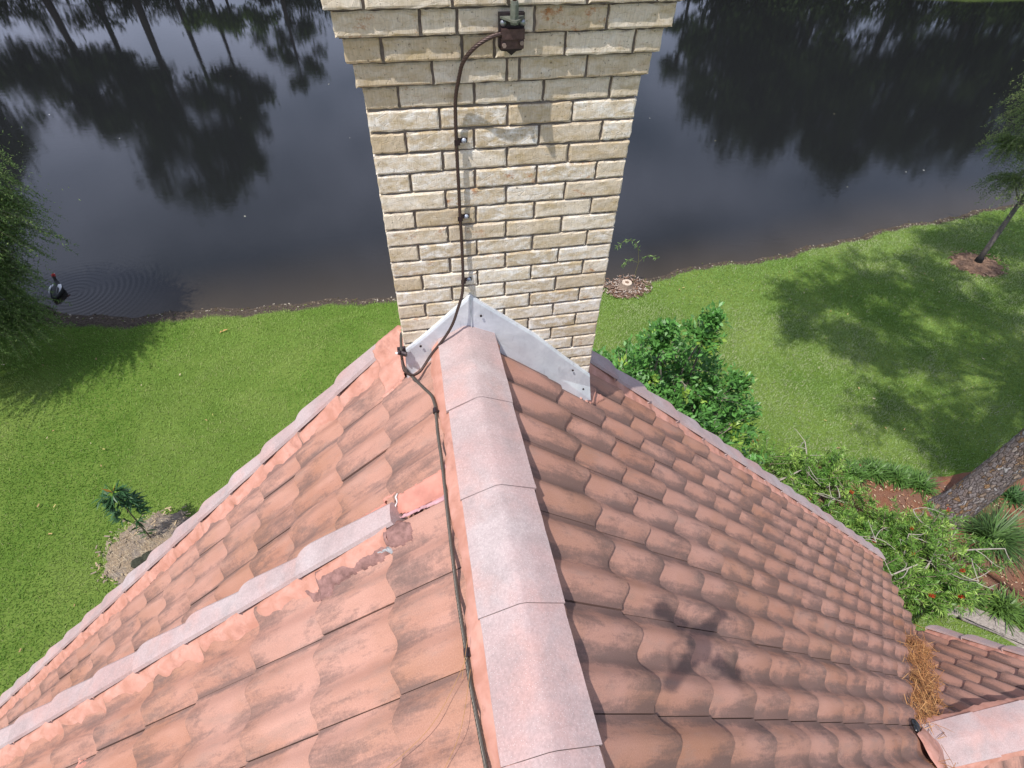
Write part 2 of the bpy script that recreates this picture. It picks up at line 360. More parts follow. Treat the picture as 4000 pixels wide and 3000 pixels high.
# ---- rakes (trim along the gable ends): pale top tile outside, mortar bed on the inside
def rake(name, fr, yo, dirw, s1, joints, hgt, wid, parent, seed=0, mw=.075, key=None):
    """fr slope frame; yo outer edge along w; dirw=+1 if the field lies towards -w"""
    mm = MB(); n = int((joints[-1]-joints[0])/.02); vs = []
    inn = yo-dirw*wid
    for k in range(n+1):
        s_ = joints[0]+(joints[-1]-joints[0])*k/n; tt = (s_-joints[0]) % .335/.335
        r = .004*math.sin(s_*29+seed)+.002*math.sin(s_*71+1)+strip_noise(k, .0018, seed)
        vs += [fr.P(s_, inn+dirw*.02, hgt-.006), fr.P(s_, inn-dirw*.006, hgt-.010+r*.5), *((fr.P(s_, inn-dirw*(mw*.45+r), hgt*.62+.004+r), fr.P(s_, inn-dirw*(mw+r*1.6), .012)) if key is None else (surf(key, s_, inn-dirw*(mw*.5+r), .013+abs(r)), surf(key, s_, inn-dirw*(mw+r*2.2+.018*(.5-tt)), -.001)))]
    mm.add(vs, [(4*i+j, 4*i+j+1, 4*i+j+5, 4*i+j+4) for i in range(n) for j in range(3)])
    bed = mm.build(name, MORT, parent, True)
    for i in range(len(joints)-1):
        a, b = joints[i], joints[i+1]; rn = random.Random(seed*31+i); c = MB(); m = 8; tw = rn.uniform(-.004, .004)
        vs = []; cs = []; uv = []
        ff = [0, .2, .4, .6, .78, .86, .91, .95, .98, 1.0]; m = len(ff)-1
        for k in range(m+1):
            f = ff[k]; s_ = a-.03*(1 if k == 0 else 0)+(b-a)*f; h = hgt+.021*f; wd = wid*(.95+.15*f); bo = .014*f-.005
            cut = .0 if k < m else .0
            rd = .040*(1-math.sqrt(max(0, 1-max(0, (f-.84)/.16)**2)))
            xs = [(-rd, -.16), (-rd, h-.012), (-.012-rd, h), (-wd*.5, h+.003), (-wd+.008, h-.001), (-wd, h-.014)]
            for qi, (x, z) in enumerate(xs): vs.append(fr.P(s_, yo+dirw*(x+tw*f+(bo if qi < 4 else -bo*.4)), z)); cs.append((rn.random(), 1-f if f < 1 else .3, 0)); uv.append((s_, x))
        nn = 6; fs = [(k*nn+q, k*nn+q+1, (k+1)*nn+q+1, (k+1)*nn+q) for k in range(m) for q in range(nn-1)]
        e0 = m*nn; low = [v-fr.n*.024 for v in vs[e0:e0+nn]]; vs += low; uv += uv[e0:e0+nn]; cs += [(0, 0, 0)]*nn
        fs += [(e0+q, e0+q+1, e0+nn+q+1, e0+nn+q) for q in range(nn-1)]+[(5, 4, 3, 2, 1, 0)]
        c.add(vs, fs, cs, uv); o = c.build('rake_tile', CAP, bed); o.data.set_sharp_from_angle(angle=math.radians(40))
    return bed
rake('rake_mortar', FL, .315, 1, 6.4, [.42]+[.80+.335*k for k in range(18)], .060, .105, house, seed=1, mw=.065, key='L')
rake('rake_mortar', FR, .405, 1, 6.4, [.42]+[.80+.338*k for k in range(16)]+[6.18, 6.44], .065, .125, house, seed=2, mw=.055, key='R')
# step between the two left pitches: starts near the top and grows down the slope
rake('rake_mortar', FN, -.64, 1, 7, [.43]+[.85+.333*k for k in range(19)], .066, .10, house, seed=3, mw=.062, key='N')
rake('rake_mortar', FQ, XG2+.05, 1, 1.8, [.10]+[.50+.37*k for k in range(4)], .07, .10, house, seed=6, mw=.05)
# step face under the middle rake
mb = MB(); vs = []
for k in range(30):
    s_ = .5+k*.23; p = FN.P(s_, -.66, .03); vs += [p, p-np.array([0, 0, .02+1.1*(s_*.0)+abs((s_*math.sin(A44)*math.cos(A36)/math.cos(A44)-s_*math.sin(A36)))+.03])]
mb.add(vs, [(2*i, 2*i+1, 2*i+3, 2*i+2) for i in range(29)]); mb.build('step_face', MORT, house)
# mortar skirts at the chimney and at the start of the little ridge
def blob_sheet(name, pts, mat, parent, th=.012, col=(1, 1, 1)):
    mb = MB(); P = [np.array(p, float) for p in pts]; c = sum(P)/len(P); n = len(P)
    up = np.array([0, 0, th]); vs = P+[p+up*.6 for p in P]+[c+up]
    # inner ring
    inner = [p*.82+c*.18+up for p in P]; vs = P+inner+[c+up*1.15]
    fs = [(i, (i+1) % n, n+(i+1) % n, n+i) for i in range(n)]+[(n+i, n+(i+1) % n, 2*n) for i in range(n)]
    mb.add(vs, fs, col); return mb.build(name, mat, parent, True)
def wob(poly, per=4, a=.008, sd=1):
    r = random.Random(sd); o = []
    for i in range(len(poly)):
        p, q = np.array(poly[i]), np.array(poly[(i+1) % len(poly)])
        for k in range(per): o.append(p+(q-p)*k/per+np.array([r.uniform(-a, a), r.uniform(-a, a), 0]))
    return o
fl = lambda s_, w_, h=.035: FL.P(s_, w_, h)
frr = lambda s_, w_, h=.035: FR.P(s_, w_, h)
fn = lambda s_, w_, h=.035: FN.P(s_, w_, h)
def conform(name, key, poly, mat, off=.004, st=.006, sd=1, wobble=.004, lift=None):
    """thin skin of mortar or sealant lying on the tiles, outline poly in (s, w)"""
    P = np.array(poly); r = random.Random(sd); mb = MB(); idx = {}
    a0, b0 = P.min(0)-.01; a1, b1 = P.max(0)+.01; n1 = int((a1-a0)/st); n2 = int((b1-b0)/st)
    A, B = np.meshgrid(a0+st*(np.arange(n1)+.5), b0+st*(np.arange(n2)+.5), indexing='ij')
    wa = wobble*np.sin(A*160+sd)+wobble*np.sin(B*230+2*sd)*.8; ins = inpoly((A+wa).ravel(), (B+wa*.7).ravel(), P).reshape(A.shape)
    vs = []; fs = []
    def vid(i, j):
        if (i, j) not in idx:
            s_, w_ = a0+st*i, b0+st*j; nb = sum(ins[x, y] for x in (i-1, i) for y in (j-1, j) if 0 <= x < n1 and 0 <= y < n2)
            l = (lift(s_, w_) if lift else 0); idx[(i, j)] = len(vs); vs.append(surf(key, s_, w_, (off+r.uniform(0, .0015) if nb == 4 else -.002)+l))
        return idx[(i, j)]
    for i in range(n1):
        for j in range(n2):
            if ins[i, j]: fs.append((vid(i, j), vid(i+1, j), vid(i+1, j+1), vid(i, j+1)))
    mb.add(vs, fs); return mb.build(name, mat, house, True)
def inpoly(x, y, P):
    c = np.zeros(len(x), bool); n = len(P)
    for i in range(n):
        x1, y1 = P[i]; x2, y2 = P[(i+1) % n]
        t = ((y1 > y) != (y2 > y)) & (x < (x2-x1)*(y-y1)/((y2-y1)+1e-12)+x1); c ^= t
    return c
conform('mortar_patch', 'L', [(.30, .26), (.45, .26), (.50, .16), (.49, .02), (.50, -.05), (.46, -.055), (.40, -.03), (.36, .02), (.30, .05)], MORT, .010, sd=3, lift=lambda s_, w_: .05*max(0, min(1, (w_-.05)/.2)))
conform('mortar_patch', 'R', [(.72, -.045), (.80, -.05), (.90, .01), (.96, .05), (.90, .06), (.80, .02), (.74, .01)], MORT, .008, sd=4)
RED = simple('fresh_coral_sealant', (.50, .215, .165, 1), .6, .3, 0, 12, .2, .5, .006)
LILAC = simple('lilac_sealant', (.50, .28, .30, 1), .6, .3, 0, 30, .2, .4, .004)
PUR = simple('old_purple_mortar', (.24, .135, .12, 1), .9, .15, 0, 40, .35, .8, .006)
GREYS = simple('grey_caulk', (.33, .33, .34, 1), .5, .4, 0, 60, .3, .6, .004)
conform('sealant_patch', 'N', [(.378, -.622), (.309, -.620), (.212, -.615), (.17, -.60), (.17, -.69), (.218, -.705), (.291, -.695), (.348, -.697), (.412, -.674), (.40, -.646)], RED, .003, st=.005, sd=7, wobble=.002)
conform('sealant_patch', 'N', [(.18, -.57), (.142, -.58), (.16, -.735), (.20, -.728), (.30, -.712), (.381, -.708), (.406, -.69), (.31, -.697), (.214, -.700), (.185, -.685)], LILAC, .005, st=.005, sd=8, wobble=.002)
conform('sealant_patch', 'N', [(.381, -.606), (.442, -.606), (.57, -.615), (.60, -.622), (.546, -.626), (.442, -.622)], RED, .002, st=.004, sd=18, wobble=.002)
conform('mortar_patch', 'N', [(.401, -.706), (.369, -.73), (.335, -.750), (.32, -.769), (.335, -.795), (.358, -.808), (.417, -.808), (.455, -.79), (.46, -.76), (.43, -.72)], PUR, .007, st=.005, sd=9, wobble=.004)
conform('mortar_patch', 'N', [(.44, -.745), (.62, -.752), (.85, -.745), (.87, -.78), (.84, -.83), (.73, -.855), (.715, -.82), (.61, -.812), (.50, -.815), (.44, -.80)], PUR, .008, st=.006, sd=10, wobble=.003)
conform('caulk_bead', 'N', [(.445, -.788), (.50, -.783), (.505, -.792), (.47, -.798), (.44, -.818), (.43, -.815), (.432, -.80)], GREYS, .013, st=.004, sd=12, wobble=.002)
conform('sealant_patch', 'N', [(2.18, -.98), (2.28, -.95), (2.30, -1.08), (2.20, -1.12)], RED, .001, sd=21, wobble=.012)
mb = MB(); pp = [surf('N', .375+.006*k+.005*math.sin(k*1.7), -.622-.0085*k, .007) for k in range(9)]
mb.tube(pp, [.002+.002*abs(math.sin(k*2.1)) for k in range(9)], 5); mb.build('caulk_bead', simple('pale_caulk', (.66, .62, .60, 1), .5), house, True)
# mortar fan at the head of the little ridge + tar blobs
def mainP(x, y, h=.05): return np.array([x, y, ZR-.035-(x-XR)*math.tan(A44)+h*1.3])
blob_sheet('mortar_patch', wob([mainP(X2-.10, Y2+.06, .07), (X2+.10, Y2+.10, Z2-.02), (X2+.10, Y2, Z2+.03), (X2+.10, Y2-.10, Z2-.02), mainP(X2-.02, Y2-.26, .06), mainP(X2-.12, Y2-.10, .07)], 4, .006, 14), MORT, house, .02)
TAR = simple('black_roof_tar', (.012, .012, .013, 1), .15, .6)
for (x, y, r) in ((X2-.02, Y2+.115, .025), (X2-.05, Y2+.09, .018), (X2-.03, Y2-.17, .02), (X2-.02, Y2-.215, .022), (X2+.0, Y2-.25, .016)):
    m_ = MB(); m_.ball(mainP(x, y, .06), (r, r*1.4, r*.5), 8, 5); m_.build('tar_blob', TAR, house, True)
# ---- walls under the roof
WALL = simple('cream_stucco', (.55, .48, .38, 1), .9, .15, 0, 25, .12, .3, .004)
mb = MB(); yw = GY-.22
xL, xRr = -4.55, 3.75
zr_ = lambda x: min(ZR-.12-abs(x-XR)*math.tan(A44), ZR)
pts = [(xL, yw, 0), (xRr, yw, 0), (xRr, yw, zr_(xRr)-.05), (XR, yw, ZR-.2), (xL, yw, zr_(xL)-.05)]
mb.add(pts+[(p[0], YB, p[2]) for p in pts], [(0, 1, 2, 3, 4), (5, 9, 8, 7, 6), (0, 5, 6, 1), (1, 6, 7, 2), (0, 4, 9, 5)])
mb.build('wall', WALL, house)
mb = MB(); q = 3.85; mb.add([(2.9, Y2+1.0, 0), (q, Y2+1.0, 0), (q, Y2+1.0, 2.35), (q, Y2, Z2-.25), (q, Y2-1.5, 2.3), (q, Y2-1.5, 0), (2.9, Y2-1.5, 0), (2.9, Y2+1.0, 2.35)], [(1, 2, 3, 4, 5), (0, 1, 2, 7), (5, 6, 0, 1)])
mb.build('wall', WALL, house)
# ------------------------------------------------------------------ chimney
ZT, CH, HW, DP = 7.330, .0662, .415, .62
def brick_at(mb, x0, x1, z0, z1, fr0, fu, fn_, thick, kind=None):
    """brick face spanning x0..x1 along fu, z0..z1 up, facing fn_"""
    FX = [0, .03]+[.03+.94*i/8 for i in range(1, 8)]+[.97, 1]; FZ = [0, .09, .35, .65, .91, 1]; nx, nz = len(FX)-1, len(FZ)-1; vs = []; cs = []; r = rnd.random(); g = .15 if kind == 'tan' else rnd.choice([.25, .35, .5]) if z0 > ZT-.01 else rnd.choice([.3, .6, .9, 1.0, 1.0])  # corbel rows stay tanner: partly brick tone, partly shade put into the colour
    b = 0.0 if rnd.random() > .22 else rnd.uniform(.5, 1)
    if kind == 'rust': b = 1.0
    tilt = rnd.uniform(-.0015, .0015); off = rnd.uniform(-.0015, .002)
    rb = random.Random(rnd.random())
    for iz in range(nz+1):
        for ix in range(nx+1):
            x = x0+(x1-x0)*FX[ix]; z = z0+(z1-z0)*FZ[iz]; edge = ix in (0, nx) or iz in (0, nz)
            d = off+tilt*(ix/nx-.5)+rb.uniform(-.0006, .0006)-(.0014+rb.uniform(0, .0022) if edge else 0)
            if edge: x += rb.uniform(-.0016, .0016); z += rb.uniform(-.0018, .0018)
            vs.append(fr0+fu*x+np.array([0, 0, z])+fn_*d); cs.append((r, g, b))
    n = nx+1; fs = [(iz*n+ix, iz*n+ix+1, (iz+1)*n+ix+1, (iz+1)*n+ix) for iz in range(nz) for ix in range(nx)]
    ring = [ix for ix in range(n)]+[iz*n+nx for iz in range(1, nz+1)]+[nz*n+ix for ix in range(nx-1, -1, -1)]+[iz*n for iz in range(nz-1, 0, -1)]
    base = len(vs)
    for i in ring: vs.append(vs[i]-fn_*thick); cs.append((r, g, b))
    m = len(ring); fs += [(ring[(i+1) % m], ring[i], base+i, base+(i+1) % m) for i in range(m)]
    mb.add(vs, fs, cs)
mb = MB(); jm = .0085
def row(z0, o, joints, oside=None, kinds=None):
    z1 = z0+CH-.008; W_ = HW+o
    for i in range(len(joints)-1):
        a, b = joints[i]*W_, joints[i+1]*W_
        brick_at(mb, a+(jm/2 if i else 0), b-(jm/2 if i < len(joints)-2 else 0), z0, z1, np.array([0, -o, 0]), np.array([1., 0, 0]), np.array([0, -1., 0]), .05, (kinds or {}).get(i))
    for sg in (-1, 1):                        # sides, between the front and back bricks
        D = DP+2*o; seg = 4; 
        for i in range(seg):
            a = -o+.006+(D-.012)*i/seg+jm/2; b = -o+.006+(D-.012)*(i+1)/seg-jm/2
            brick_at(mb, a, b, z0, z1, np.array([sg*(W_-.0015), 0, 0]), np.array([0, 1., 0]), np.array([sg*1., 0, 0]), .04)
    for i in range(4):
        a = -W_+2*W_*i/4; brick_at(mb, a+jm/2, a+2*W_/4-jm/2, z0, z1, np.array([0, DP+o, 0]), np.array([1., 0, 0]), np.array([0, 1., 0]), .04)
Sj = [-1, -.488, .010, .505, 1]; Hj = [-1, -.75, -.245, .255, .755, 1]
k = 0
while ZT-CH*(k+1) > 4.6:
    row(ZT-CH*(k+1), 0, Sj if k % 2 == 0 else Hj, kinds=({3: 'rust'} if k == 4 else {0: 'rust', 1: 'rust', 2: 'rust'} if k == 4 else {2: 'rust', 3: 'rust'} if k == 3 else {0: 'tan'} if k % 2 else None)); k += 1
row(ZT, 0, [-1, -.765, -.235, .27, .775, 1], kinds={0: 'tan', 4: 'tan'})
fr_ = lambda L, a, b: [2*(x-a)/(b-a)-1 for x in L]
row(ZT+CH, .0155, fr_([250, 652, 1050, 1118, 1495, 1862], 250, 1862), kinds={2: 'tan'})
row(ZT+2*CH, .031, fr_([205, 395, 810, 983, 1372, 1765, 1925], 205, 1925), kinds={0: 'tan', 5: 'tan', 2: 'tan'})
row(ZT+3*CH, .0465, fr_([150, 590, 782, 1198, 1605, 1990], 150, 1990), kinds={1: 'tan', 3: 'tan'})
row(ZT+4*CH, .062, fr_([105, 305, 755, 1053, 1482, 1880, 2040], 105, 2040))
row(ZT+5*CH, .062, Sj); row(ZT+6*CH, .062, Hj)
chim = mb.build('chimney', BRICK, house)
mb = MB(); rc = .009
def core(z0, z1, o): mb.box((0, DP/2, (z0+z1)/2), (HW+o-rc, DP/2+o-rc, (z1-z0)/2))
core(0.0, ZT+CH-.004, 0)
for i, o in ((1, .0155), (2, .031), (3, .0465), (4, .062)): core(ZT+i*CH-.004, ZT+(i+1)*CH-.0045, o)
core(ZT+5*CH-.004, ZT+7*CH+.03, .062)
mb.build('chimney_mortar', JOINT, chim)
# stepped lead grey flashing
FLM = Mat('galvanised_flashing', .42, .5); FLM.p.inputs['Metallic'].default_value = .2
n_ = FLM.noise(FLM.pos(), 9, 5, .65, .4); n2_ = FLM.noise(FLM.map(FLM.pos(), (40, 40, 8)), 1, 4, .6)
c_ = FLM.mix(FLM.ramp(n_, [(.35, 0.), (.65, 1.)]), (.58, .60, .65, 1), (.74, .76, .80, 1)); c_ = FLM.mix(FLM.ramp(n2_, [(.58, 0.), (.75, .5)]), c_, (.30, .30, .33, 1))
FLM.base(c_); FLM.bump(n_, .3, .01)
mb = MB(); y1 = -.012
top = [(-.413, 6.374), (-.32, 6.452), (-.225, 6.541), (-.135, 6.624), (.0, 6.503), (.14, 6.378), (.28, 6.225), (.419, 6.081)]
bot = [(-.428, 6.12), (-.32, 6.18), (-.225, 6.23), (-.135, 6.30), (.0, 6.20), (.14, 6.05), (.28, 5.95), (.435, 5.93)]
vs = []; nn = len(top)
for (x, z), (x2, z2) in zip(top, bot):
    vs += [(x, -.001, z+.002), (x, y1, z), (x, y1-.004, z-.012), ((x+x2)/2, y1-.010-.004*math.sin(x*9), (z*.5+z2*.5)), (x2, y1-.028, z2)]
mb.add(vs, [(5*i+j, 5*i+j+1, 5*i+j+6, 5*i+j+5) for i in range(nn-1) for j in range(4)])
# folded right end round the corner
mb.add([(.419, y1, 6.081), (.435, y1-.02, 5.93), (.434, .25, 5.90), (.420, .25, 6.03)], [(0, 1, 2, 3)])
mb.add([(-.413, y1, 6.374), (-.430, y1-.02, 6.12), (-.427, .2, 6.15), (-.417, .2, 6.36)], [(0, 1, 2, 3)])
for (x, z) in ((-.348, 6.403), (-.096, 6.53), (.324, 6.145), (.391, 6.005)): mb.tube([(x, y1-.013, z), (x, y1-.0175, z)], .005, 8, mi=1)  # dark discs for holes in the flashing, their inner shade painted on
mb.tube([(-.135, y1-.003, 6.622), (-.135, y1-.014, 6.45), (-.135, y1-.028, 6.31)], .0022, 5)
fo = mb.build('flashing', [FLM.m, simple('flashing_hole_dark', (.03, .02, .02, 1), .8)], chim, False)
# ------------------------------------------------------------------ lightning rod bracket
DKM = simple('dark_bronze_metal', (.045, .032, .036, 1), .45, .5, .6, 40, .4); VERD = simple('verdigris_bronze', (.16, .17, .14, 1), .6, .4, .4, 60, .35)
LEAD = simple('grey_bolt', (.32, .33, .37, 1), .4, .5, .7)
rod = thing('lightning_rod', (-.002, -.05, 7.50), 'dark bronze lightning rod bracket bolted to the chimney corbel', 'lightning rod')
yb = -.0575
zc = 7.545
mb = MB(); pl = [(-.036, 7.578), (.033, 7.578), (.033, 7.497), (.027, 7.490), (.012, 7.488), (-.001, 7.478), (-.014, 7.488), (-.030, 7.490), (-.036, 7.497)]
vs = [(x, yb-.006, z) for x, z in pl]+[(x, -.047, z) for x, z in pl]; n = len(pl)
mb.add(vs, [tuple(range(n))]+[(i, (i+1) % n, n+(i+1) % n, n+i) for i in range(n)]); mb.build('base_plate', DKM, rod)
mb = MB(); sh = [(-.034, yb-.006), (.033, yb-.006), (.010, -.104), (.002, -.112), (-.008, -.110)]
vs = [(x, y, 7.572) for x, y in sh]+[(x, y, 7.567) for x, y in sh]; mb.add(vs, [(0, 1, 2, 3, 4), (9, 8, 7, 6, 5)]+[(i, (i+1) % 5, 5+(i+1) % 5, 5+i) for i in range(5)]); mb.build('shelf', VERD, rod)
mb = MB(); mb.tube([(-.001, -.092, 7.560), (-.001, -.092, 7.605)], [.0115, .0115], 6); mb.tube([(-.001, -.092, 7.605), (-.001, -.092, 7.612)], [.0105, .0095], 12); mb.build('hex_coupling', VERD, rod)
mb = MB(); mb.tube([(-.001, -.092, 7.60), (-.001, -.092, 8.0)], .0052, 8); mb.tube([(-.001, -.092, 8.0), (-.001, -.092, 8.05)], [.005, .0005], 8); mb.build('rod', simple('copper_rod', (.13, .07, .06, 1), .4, .5, .7), rod, True)
mb = MB(); mb.box((.0, yb-.013, 7.533), (.031, .009, .012)); mb.box((0, yb-.010, 7.512), (.031, .004, .016)); mb.build('cable_clamp', simple('rust_bronze', (.10, .06, .058, 1), .5, .5, .5, 80, .3), rod)
for (x, z) in ((-.024, 7.507), (.024, 7.512)):
    mb = MB(); mb.tube([(x, yb-.012, z), (x, yb-.024, z)], .006, 6); mb.build('bolt', simple('tan_bolt', (.30, .22, .19, 1), .5, .5, .4), rod)
for (x, z) in ((-.025, 7.557), (.026, 7.557), (.024, 7.499)):
    mb = MB(); mb.ball((x, yb-.008, z), (.009, .007, .009) if z > 7.52 else (.004, .004, .004), 8, 6); mb.build('bolt', LEAD, rod, True)
# ------------------------------------------------------------------ conductor cables
CB = simple('brown_braided_conductor', (.085, .055, .048, 1), .45, .5, .5); CG = simple('grey_braided_conductor', (.11, .095, .08, 1), .45, .5, .5)
def smooth(pts, per=8):
    P = np.array(pts); o = []
    for i in range(len(P)-1):
        p0, p1, p2, p3 = P[max(i-1, 0)], P[i], P[i+1], P[min(i+2, len(P)-1)]
        for k in range(per):
            t = k/per; o.append(.5*((2*p1)+(-p0+p2)*t+(2*p0-5*p1+4*p2-p3)*t*t+(-p0+3*p1-3*p2+p3)*t**3))
    o.append(P[-1]); return np.array(o)
def resample(P, step):
    d = np.r_[0, np.cumsum(np.linalg.norm(np.diff(P, axis=0), axis=1))]; n = max(2, int(d[-1]/step)); t = np.linspace(0, d[-1], n)
    return np.stack([np.interp(t, d, P[:, i]) for i in range(3)], 1)
def rope(name, pts, r, mat, parent, strands=5, pitch=.05):
    P = resample(smooth(pts), .005); T = np.gradient(P, axis=0); T /= np.linalg.norm(T, axis=1)[:, None]
    a = np.cross(T[0], [0, .3, 1.]); a /= np.linalg.norm(a); mb = MB(); A = []; B = []
    for i in range(len(P)):
        a = a-T[i]*a.dot(T[i]); a /= np.linalg.norm(a); A.append(a); B.append(np.cross(T[i], a))
    A = np.array(A); B = np.array(B); s_ = np.arange(len(P))*.005
    for q in range(strands):
        th = 2*math.pi*(q/strands+s_/pitch); mb.tube(P+r*.55*(np.cos(th)[:, None]*A+np.sin(th)[:, None]*B), r*.5, 5)
    return mb.build(name, mat, parent, True)
chcable = thing('conductor_cable', (-.158, -.03, 7.0), 'brown twisted lightning conductor cable running down the chimney face', 'cable')
c1 = [(-.030, -.074, 7.533), (-.058, -.078, 7.529), (-.093, -.076, 7.512), (-.119, -.066, 7.487), (-.136, -.050, 7.456), (-.146, -.033, 7.411), (-.155, -.022, 7.362), (-.158, -.018, 7.300), (-.159, -.018, 7.236), (-.159, -.018, 7.156), (-.159, -.018, 7.055), (-.159, -.018, 6.975), (-.158, -.018, 6.885), (-.158, -.02, 6.82), (-.161, -.03, 6.73), (-.168, -.04, 6.659), (-.189, -.05, 6.597), (-.216, -.055, 6.522), (-.256, -.055, 6.450), (-.307, -.06, 6.385), (-.340, -.075, 6.343), (-.365, -.095, 6.325), (-.397, -.11, 6.326), (-.425, -.10, 6.347), (-.43, -.06, 6.37)]
rope('strand', c1, .0058, CB, chcable)
for (x, z) in ((-.138, 7.228), (-.140, 6.966), (-.140, 6.701)):
    mb = MB(); mb.box((x-.004, -.007, z), (.018, .0018, .007)); mb.box((x-.020, -.022, z), (.008, .0018, .008)); mb.box((x-.012, -.014, z), (.0018, .009, .008)); cl = mb.build('cable_clip', DKM, chcable)
    mb = MB(); mb.ball((x+.003, -.010, z), (.0085, .005, .0085), 10, 6); mb.ball((x+.003, -.0155, z), (.0035, .002, .0035), 8, 4, mi=1); mb.build('screw', [simple('pale_blue_screw', (.42, .46, .55, 1), .35, .5, .3), LEAD], cl, True)
rcable = thing('conductor_cable', (-.33, -.6, 6.39), 'long grey twisted cable lying along the left side of the ridge', 'cable')
c2 = [(-.426, .30, 6.20), (-.426, .14, 6.33), (-.426, .03, 6.385), (-.428, -.04, 6.390), (-.432, -.005, 6.310), (-.426, -.034, 6.300), (-.408, -.084, 6.313), (-.384, -.145, 6.330), (-.348, -.235, 6.363), (-.329, -.283, 6.379), (-.322, -.328, 6.384), (-.321, -.367, 6.384), (-.324, -.47, 6.380), (-.323, -.60, 6.380), (-.326, -.787, 6.377), (-.328, -.95, 6.377), (-.328, -1.08, 6.378), (-.325, -1.209, 6.381), (-.325, -1.289, 6.383), (-.319, -1.40, 6.388), (-.312, -1.54, 6.392), (-.308, -1.75, 6.394), (-.306, -2.1, 6.394), (-.312, -2.6, 6.39), (-.31, -3.4, 6.39)]
rope('strand', c2, .0062, CG, rcable)
mb = MB()
for a, b in (((-.440, -.035, 6.392), (-.408, -.050, 6.388)),): mb.tube([a, b], .011, 8)
mb.ball((-.436, -.045, 6.40), .009, 8, 6); mb.box((-.415, -.035, 6.40), (.006, .006, .016)); mb.box((-.432, -.015, 6.38), (.012, .008, .014)); cl = mb.build('splice_clamp', DKM, rcable, False)
mb = MB(); mb.ball((-.446, -.052, 6.403), .0055, 8, 6); mb.build('screw', simple('white_screw_head', (.8, .8, .8, 1), .3), cl, True)
for y, z in ((-.367, 6.386), (-1.232, 6.384)):
    mb = MB(); mb.tube([(-.3225, y+.011, z), (-.3235, y-.011, z)], .0095, 8); mb.box((-.309, y, z-.006), (.010, .004, .003)); mb.build('cable_clip', DKM, rcable)
# ------------------------------------------------------------------ terrain and lake
SHX = [-60, -25, -14, -8.4, -6.2, -3.4, -.8, 4.1, 6.3, 8.9, 11.9, 15.1, 17, 30, 60]; SHY = [9, 9.6, 9.6, 9.15, 8.72, 8.66, 8.5, 8.12, 8.48, 8.66, 9.26, 9.67, 9.93, 12, 16]
def shore(x): return np.interp(x, SHX, SHY)+.05*np.sin(x*2.1)+.035*np.sin(x*5.3+1)+.02*np.sin(x*13.1)
FARX = [-80, -18, 6, 36, 80]; FARY = [42, 38.2, 36.2, 31.6, 24.5]
def farsh(x): return np.interp(x, FARX, FARY)+.3*np.sin(x*.5)
WZ = -.10
def ground_z(x, y):
    s = shore(x); f = farsh(x); d = y-s; d2 = f-y
    z = np.where(d < 0, .018*np.sin(x*.9)*np.cos(y*.7), 0.0)
    z = np.where((d >= -.15) & (d2 > 0), -.5*np.clip((d+.15), 0, None)*.62, z); z = np.maximum(z, -1.1)
    z = np.where(d2 < 1.6, np.maximum(z, -.4+.35*(1.6-d2)), z)
    return np.where(d2 < 1.6, np.minimum(z, .5+.01*np.abs(d2)), z)
xs = np.r_[np.linspace(-260, -22, 18), np.arange(-20, 22, .14), np.linspace(22.4, 60, 60), np.linspace(64, 260, 14)]
ys = np.r_[np.linspace(-240, -8, 16), np.arange(-6, 7.6, .3), np.arange(7.6, 10.8, .06), np.arange(10.9, 29, .8), np.arange(29, 42, .35), np.linspace(43, 300, 18)]
X, Y = np.meshgrid(xs, ys); Zg = ground_z(X, Y)
V = np.stack([X.ravel(), Y.ravel(), Zg.ravel()], 1); nx, ny = len(xs), len(ys)
i = np.arange((nx-1)*(ny-1)); ix = i % (nx-1); iy = i//(nx-1); a = iy*nx+ix
F = np.stack([a, a+1, a+nx+1, a+nx], 1)
d = (Y-shore(X)).ravel(); mudw = np.clip(np.interp(X.ravel(), [-12, -9, -5, -1, 3, 30], [.5, .42, .34, .16, .10, .16]), 0, 1)
mud = np.clip((d+.08+np.interp(X.ravel(), [-12, -6, -3, -.5, 4, 12], [.30, .26, .15, .05, .03, .05]))/.06, 0, 1)*((farsh(X)-Y).ravel() > .4)
C = np.stack([mud, np.clip((d-.2)/1.6, 0, 1), np.zeros_like(mud)], 1)
G = Mat('lawn_soil', .95, .1); p = G.pos(); at = G.sep(G.attr())
g1 = G.mix(G.ramp(G.noise(p, .55, 5, .6), [(.35, 0.), (.65, 1.)]), (.095, .165, .024, 1), (.17, .24, .05, 1))
g1 = G.mix(G.ramp(G.noise(p, 38, 4, .7), [(.35, 0.), (.7, .6)]), g1, (.045, .075, .016, 1))
sd = G.mix(G.ramp(G.noise(p, 26, 5, .7), [(.35, 0.), (.65, 1.)]), (.030, .022, .017, 1), (.12, .095, .072, 1))
G.base(G.mix(at[0], g1, sd)); G.bump(G.noise(p, 45, 4, .7), .8, .02)
gr = npmesh('ground', V, F, C, G.m); tag(gr, kind='structure')
gr.data.polygons.foreach_set('use_smooth', [True]*len(gr.data.polygons))
